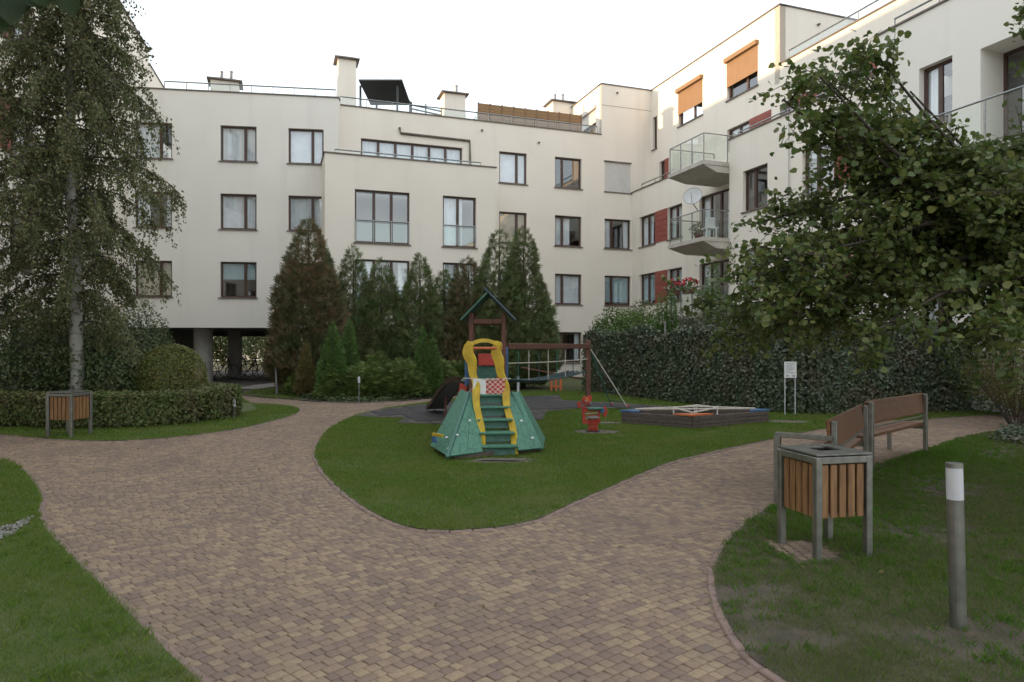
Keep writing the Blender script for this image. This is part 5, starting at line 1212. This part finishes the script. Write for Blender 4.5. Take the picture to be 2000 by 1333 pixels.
# ---------------------------------------------------------------- litter bins
def bin_(name, label, x, y, rz):
    e = empty(name, label, 'bin', (0,0,0), 0, 'wooden slat litter bins'); s_ = .235; h = .815
    for sx in (-1,1):
        for sy in (-1,1): MB().bevbox((sx*s_,sy*s_,h/2-.03),(.055,.055,h+.0),.004).build('leg', M_['galvanised'], e)
    for (c_,sz) in (((0,-s_,h-.055),(2*s_-.055,.05,.05)),((0,s_,h-.055),(2*s_-.055,.05,.05)),((-s_,0,h-.055),(.05,2*s_-.055,.05)),((s_,0,h-.055),(.05,2*s_-.055,.05))): MB().bevbox(c_,sz,.003).build('top_rail', M_['galvanised'], e)
    t = MB(); zt = h-.012
    for c_,sz in (((-.175,0,zt),(.17,.52,.012)),((.195,0,zt),(.13,.52,.012)),((.02,-.17,zt),(.22,.18,.012)),((.02,.20,zt),(.22,.12,.012))): t.box(c_,sz)
    t.build('lid', M_['galvanised'], e)
    MB().bevbox((0,0,.53),(.36,.36,.38),.01).build('liner', M_['dark_inside'], e)
    for k in range(5):
        o_ = -.165+k*.0825
        for c_,sz in (((o_,-s_+.006,.525),(.062,.022,.40)),((o_,s_-.006,.525),(.062,.022,.40)),((-s_+.006,o_,.525),(.022,.062,.40)),((s_-.006,o_,.525),(.022,.062,.40))): MB().bevbox(c_,sz,.004).build('slat', M_['bin_wood'], e)
    return e
b0 = bin_('litter_bin', 'large wooden slat litter bin on metal legs beside the bench', 0, 0, 0); b1 = copy_tree(b0)
b0.location = (2.44,5.35,0); b0.rotation_euler = (0,0,R(13)); b0.scale = (.93,.93,1)
x,y = at(136,800,12.05)[:2]; b1.location = (x,y,0); b1.rotation_euler = (0,0,R(-8)); b1.scale = (.95,.95,1.0); b1['label'] = 'small distant litter bin with wooden slats in front of the low hedge'
# paved patch beneath the near bin
bp = empty('paving_patch', 'small worn patch of paving stones under the near bin', 'paving', (2.4,5.4,0))
for i in range(6):
    for j in range(7):
        if i+j > 9 or i-j > 3: continue
        o = link('stone', pm[sorted(pm)[(i*7+j*3) % len(pm)]], None, bp); o.matrix_parent_inverse = Matrix.Identity(4); o.location = (-.3+i*.082,-.28+j*.074,.022); o.rotation_euler = (0,0,R(13))
# bollard lamp
x,y = ground(1872,1232); e = empty('bollard_lamp', 'grey metal bollard lamp with frosted white head on the patchy lawn', 'lamp', (x,y,0))
tl = V3(-.018,.01,0)
MB().tube([V3(x,y,-.03), V3(x,y,.0)+tl*.0, V3(x,y,.745)+tl*.78], .043, 20).build('post', M_['galvanised'], e, False)
MB().tube([V3(x,y,.745)+tl*.78, V3(x,y,.925)+tl*.97], .0425, 20).build('lamp_head', M_['lamp_white'], e)
MB().tube([V3(x,y,.925)+tl*.97, V3(x,y,.95)+tl], .044, 20).build('cap', M_['galvanised'], e)
for px,Y,pyt,lab in ((457,15.0,777,'short white garden lamp in front of the hedge end'),(701,18.9,734,'short white garden lamp among the junipers')):
    x = (px-CX)/F*Y; zt = H-(pyt-HY)/F*Y; e = empty('garden_lamp', lab, 'lamp', (x,Y,0), 0, 'short garden lamps')
    MB().tube([V3(x,Y,-.02),V3(x,Y,zt-.2)], .012, 6).build('stake', M_['metal_grey'], e); MB().lathe(V3(x,Y,zt-.2), [(.036,0),(.036,.15),(.02,.17)], 10).build('lamp_head', M_['lamp_white'], e)

# ---------------------------------------------------------------- sign by the ivy
Y = 15.7; x0, x1 = at(1533,0,Y).x, at(1553,0,Y).x; e = empty('notice_sign', 'small white notice sign on two thin posts at the ivy', 'sign', ((x0+x1)/2,Y,0))
for x_ in (x0,x1): MB().tube([V3(x_,Y,-.03),V3(x_,Y,1.22)], .012, 6).build('post', M_['lamp_white'], e)
bd = MB().box(((x0+x1)/2,Y-.02,1.06),(.28,.012,.37)).build('board', M_['paper'], e); q = MB()
for i in range(7): q.box(((x0+x1)/2-.02*(i%3),Y-.0275,1.20-i*.034),(.20-.04*(i%3),.002,.011))
for i in range(2): q.box(((x0+x1)/2-.07+i*.14,Y-.0275,.92),(.05,.002,.04))
q.build('print', M_['print_grey'], bd)
# little post and orange play panel behind the bridge
x,y = at(1012,0,19.6)[:2]; q = MB().tube([V3(x,y,-.03),V3(x,y,.72)], .035, 8).build('marker_post', M_['lamp_white']); tag(q, 'thin pale post standing behind the rope bridge', 'post')
x,y = ground(1086,764); e = empty('seesaw', 'low brown plank seesaw with an orange stand behind the bridge', 'seesaw', (x,y,0))
for dx in (-.17,0,.17): MB().bevbox((x+dx,y,.24),(.08,.12,.52),.01).build('stand', M_['play_orange'], e)
MB().bevbox((x,y,.16),(.42,.06,.06),.01).build('stand_rail', M_['play_orange'], e)
MB().bar((x-1.3,y-.3,.86),(x+.9,y+.3,.42),.22,.06,bev=.01).build('plank', M_['play_wood'], e)
x,y = at(541,0,22.5)[:2]; q = MB().tube([V3(x,y,-.03),V3(x-.05,y,.92)], .035, 8).build('metal_post', M_['metal_grey']); tag(q, 'leaning thin metal post by the passage gravel', 'post')

# ---------------------------------------------------------------- bicycles in the passage
def bicycle():
    e = empty('bicycle', 'b', 'bicycle', (0,0,0), 0, 'bicycles parked in the passage')
    for x_ in (-.52,.52):
        ring = [V3(x_+.33*math.cos(i*math.pi/10),0,.34+.33*math.sin(i*math.pi/10)) for i in range(21)]; wh_ = MB().tube(ring, .018, 5, False).build('wheel', M_['black'], e); q = MB()
        for i in range(10): a2 = i*math.pi/5; q.tube([V3(x_,0,.34),V3(x_+.32*math.cos(a2),0,.34+.32*math.sin(a2))], .003, 3, False)
        q.build('spokes', M_['metal_grey'], wh_)
    q = MB(); a_,b_,c_,d_ = V3(-.52,0,.34),V3(-.08,0,.30),V3(-.2,0,.82),V3(.36,0,.86)
    for s_,t_ in ((a_,b_),(a_,c_),(b_,c_),(b_,d_),(c_,d_),(d_,V3(.52,0,.34)),(d_,V3(.33,0,1.0)),(c_,V3(-.23,0,.93))): q.tube([s_,t_], .02, 6)
    q.build('frame', M_['black'], e); MB().tube([V3(.28,-.27,1.03),V3(.34,-.1,1.02),V3(.34,.1,1.02),V3(.28,.27,1.03)], .014, 6).build('handlebar', M_['metal_grey'], e)
    MB().bevbox((-.24,0,.95),(.26,.14,.05),.02).build('saddle', M_['black'], e); MB().tube([V3(-.08,-.1,.30),V3(-.08,.1,.30)], .03, 6).build('crank', M_['metal_grey'], e)
    return e
bk = bicycle()
for i,(px,Y,a2,lab) in enumerate(((432,34.0,10,'leftmost bicycle beside the pale round column'),(462,35.2,20,'bicycle in front of the dark square column'),(486,34.4,-12,'third bicycle counted from the pale column'),(508,35.4,15,'fourth bicycle counted from the pale column'),(528,34.6,-20,'rightmost bicycle next to the tall thuja'))):
    o = bk if i == 0 else copy_tree(bk); o.location = ((px-CX)/F*Y,Y,0); o.rotation_euler = (0,0,R(a2)); o['label'] = lab

# ---------------------------------------------------------------- grass
def grass(name, poly, excl, dens, hgt, wid, mat, label, parent=None, bare=.0, seed=1, ymax=40, edge_over=0):
    P_ = np.array(poly); lo, hi = P_.min(0), P_.max(0); lo[1] = max(lo[1],1.9); hi[1] = min(hi[1],ymax); lo[0] = max(lo[0],-12); hi[0] = min(hi[0],12.5)
    n_ = int((hi[0]-lo[0])*(hi[1]-lo[1])*dens); Q = rng.uniform(lo,hi,(n_,2)); Y_ = Q[:,1]
    ok = (np.abs(Q[:,0]) < .79*Y_+2.4) & (rng.uniform(0,1,n_) < np.clip((5.0/Y_)**1.25,.10,1)); Q = Q[ok]
    Q = Q[inside(Q, poly)]
    for ex in excl: Q = Q[~inside(Q, ex)]
    P3 = np.concatenate([Q,np.zeros((len(Q),1))],1)
    if bare > 0:
        f_ = lump(P3,1.3,seed)+.8*lump(P3,3.4,seed+1)+.5*lump(P3,9,seed+2); Q = Q[rng.uniform(-.25,.25,len(Q)) + f_ > -.9+bare]
    Q = Q + rng.normal(0,.016,Q.shape); k = len(Q); Y_ = Q[:,1]; sc = np.clip(Y_/5,.8,3.2); h = hgt*rng.uniform(.5,1.25,k)*(1+.4*lump(np.concatenate([Q,np.zeros((k,1))],1),2.5,seed+5)); wd = wid*rng.uniform(.7,1.3,k)*sc
    th = rng.uniform(0,6.28,k); le = rng.uniform(.3,1.3,k)*h; la = rng.uniform(0,6.28,k)
    dx, dy = np.cos(th)*wd/2, np.sin(th)*wd/2; z0 = np.full(k,.012)
    V = np.stack([np.stack([Q[:,0]-dx,Q[:,1]-dy,z0],1),np.stack([Q[:,0]+dx,Q[:,1]+dy,z0],1),np.stack([Q[:,0]+np.cos(la)*le,Q[:,1]+np.sin(la)*le,z0+h],1)],1).reshape(-1,3)
    me = npmesh(name, V, [np.arange(3*k).reshape(-1,3)]); o = link(name, me, M_[mat], None); print(name, k)
    return tag(o, label, 'grass', kind='stuff')
sand_poly = [(p.x,p.y) for p in cor]
circp = lambda cx_,cy_,rx,ry: [(cx_+rx*math.cos(i*.4488)*random.uniform(.8,1.15),cy_+ry*math.sin(i*.4488)*random.uniform(.8,1.15)) for i in range(14)]
worn = [circp(-.1,9.55,.45,.16), circp(*ground(1430,745+52)[:1], 14.2,.01,.01) if False else circp(5.75,14.3,.5,.25), circp(1.55,12.6,.45,.3), circp(2.0,14.1,.4,.2), circp(*ground(975,905),.5,.12)]
pyr = [(-1.1,10.3),(-.8,9.6),(.45,10.2),(.6,11.2),(-.8,11.4)]
for wq in worn: o = flat('worn_patch', wq, .022, M_['bare_earth'], lawns[0])
grass('grass', polyC, [pm_, sand_poly, pyr] + worn, 12000, .034, .0055, 'grass', 'mown green grass of the central lawn round the play tower', bare=.0, ymax=24)
grass('grass', polyL2, [GR], 13000, .034, .0045, 'grass', 'mown green grass in the near corner lawn', bare=-.1, seed=3)
hpoly = [(a_.x,a_.y) for a_ in []]
grass('grass', cL1 + [(-7.8,20),(-6.4,17.2),(-6.3,15.0),(-8.2,13.6),(-12.2,13)], [], 8000, .036, .0055, 'grass', 'strip of green grass along the low hedge', seed=4, ymax=24)
grass('grass', polyR, [[(2.1,5.0),(2.5,5.1),(2.45,5.6),(2.05,5.5)]], 13000, .036, .0045, 'grass_dry', 'patchy half-bare grass round the bollard lamp', bare=.42, seed=8, ymax=14)
grass('dry_grass', polyR, [[(2.1,5.0),(2.5,5.1),(2.45,5.6),(2.05,5.5)]], 3200, .022, .005, 'grass_straw', 'short dry straw between the tufts of the near lawn', seed=18, ymax=14)
grass('grass', gp([(468,770),(510,777),(555,780),(585,782),(575,762),(548,757),(500,762)]), [], 3000, .05, .008, 'grass', 'small grass wedge before the passage gravel', seed=5)
# coarser tufts standing above the mown grass
def tufts(name, poly, excl, n_, hgt, mat, label, ymax=12):
    P_ = np.array(poly); lo, hi = P_.min(0), P_.max(0); lo[1] = max(lo[1],2.6); hi[1] = min(hi[1],ymax); lo[0] = max(lo[0],-9); hi[0] = min(hi[0],9)
    Q = rng.uniform(lo,hi,(n_*8,2)); Q = Q[inside(Q,poly) & (np.abs(Q[:,0]) < .78*Q[:,1]+.2)]
    for ex in excl: Q = Q[~inside(Q,ex)]
    f_ = lump(np.concatenate([Q,np.zeros((len(Q),1))],1),1.8,31); Q = Q[f_+rng.normal(0,.25,len(Q)) > 0][:n_]
    Q = np.repeat(Q,16,0) + rng.normal(0,.022,(len(Q)*16,2)); k = len(Q); h = hgt*rng.uniform(.45,1.2,k); wd = .0048*np.clip(Q[:,1]/5,.8,2); th = rng.uniform(0,6.28,k); la = rng.uniform(0,6.28,k); le = rng.uniform(.2,.9,k)*h
    dx, dy = np.cos(th)*wd/2, np.sin(th)*wd/2; z0 = np.full(k,.012)
    V = np.stack([np.stack([Q[:,0]-dx,Q[:,1]-dy,z0],1),np.stack([Q[:,0]+dx,Q[:,1]+dy,z0],1),np.stack([Q[:,0]+np.cos(la)*le*.4+dx*.7,Q[:,1]+np.sin(la)*le*.4+dy*.7,z0+h*.6],1),np.stack([Q[:,0]+np.cos(la)*le,Q[:,1]+np.sin(la)*le,z0+h],1)],1).reshape(-1,3)
    b_ = np.arange(k)[:,None]*4; me = npmesh(name, V, [np.concatenate([b_+np.array([[0,1,2]]), b_+np.array([[0,2,3]])])]); return tag(link(name, me, M_[mat], None), label, 'grass', kind='stuff')
tufts('grass_tufts', polyR, [[(2.1,5.0),(2.5,5.1),(2.45,5.6),(2.05,5.5)]], 2600, .05, 'grass_green', 'coarse grass tufts on the patchy lawn by the bollard')
tufts('grass_tufts', polyC, [pm_, sand_poly, pyr] + worn, 1100, .045, 'grass', 'coarse grass tufts on the central lawn', 15)
tufts('grass_tufts', polyL2, [GR], 1100, .05, 'grass', 'coarse grass tufts in the near corner lawn')
# fallen leaves
def fallen(n_, polys, label, z=.055, s0=.018, s1=.038):
    Q = rng.uniform((-9,3),(7,17),(n_*3,2)); ok = np.zeros(len(Q),bool)
    for po in polys: ok |= inside(Q,po)
    Q = Q[ok & (np.abs(Q[:,0]) < .76*Q[:,1])][:n_]; k = len(Q); pos = np.concatenate([Q,np.full((k,1),z)],1)
    o = leaves('fallen_leaves', T_ROUND, pos, basis(np.array([0,0,1.])+rng.normal(size=(k,3))*.35, rng.uniform(0,6.28,k)), rng.uniform(s0,s1,k), M_['leaf_autumn'], None); tag(o, label, 'leaves', kind='stuff')
fallen(220, [polyC,polyR,polyL1,polyL2], 'scattered fallen yellow leaves on the lawns')
fallen(70, [[(-9,3),(7,3),(7,12),(-9,12)]], 'few fallen leaves scattered over the paving', .008, .016, .034)
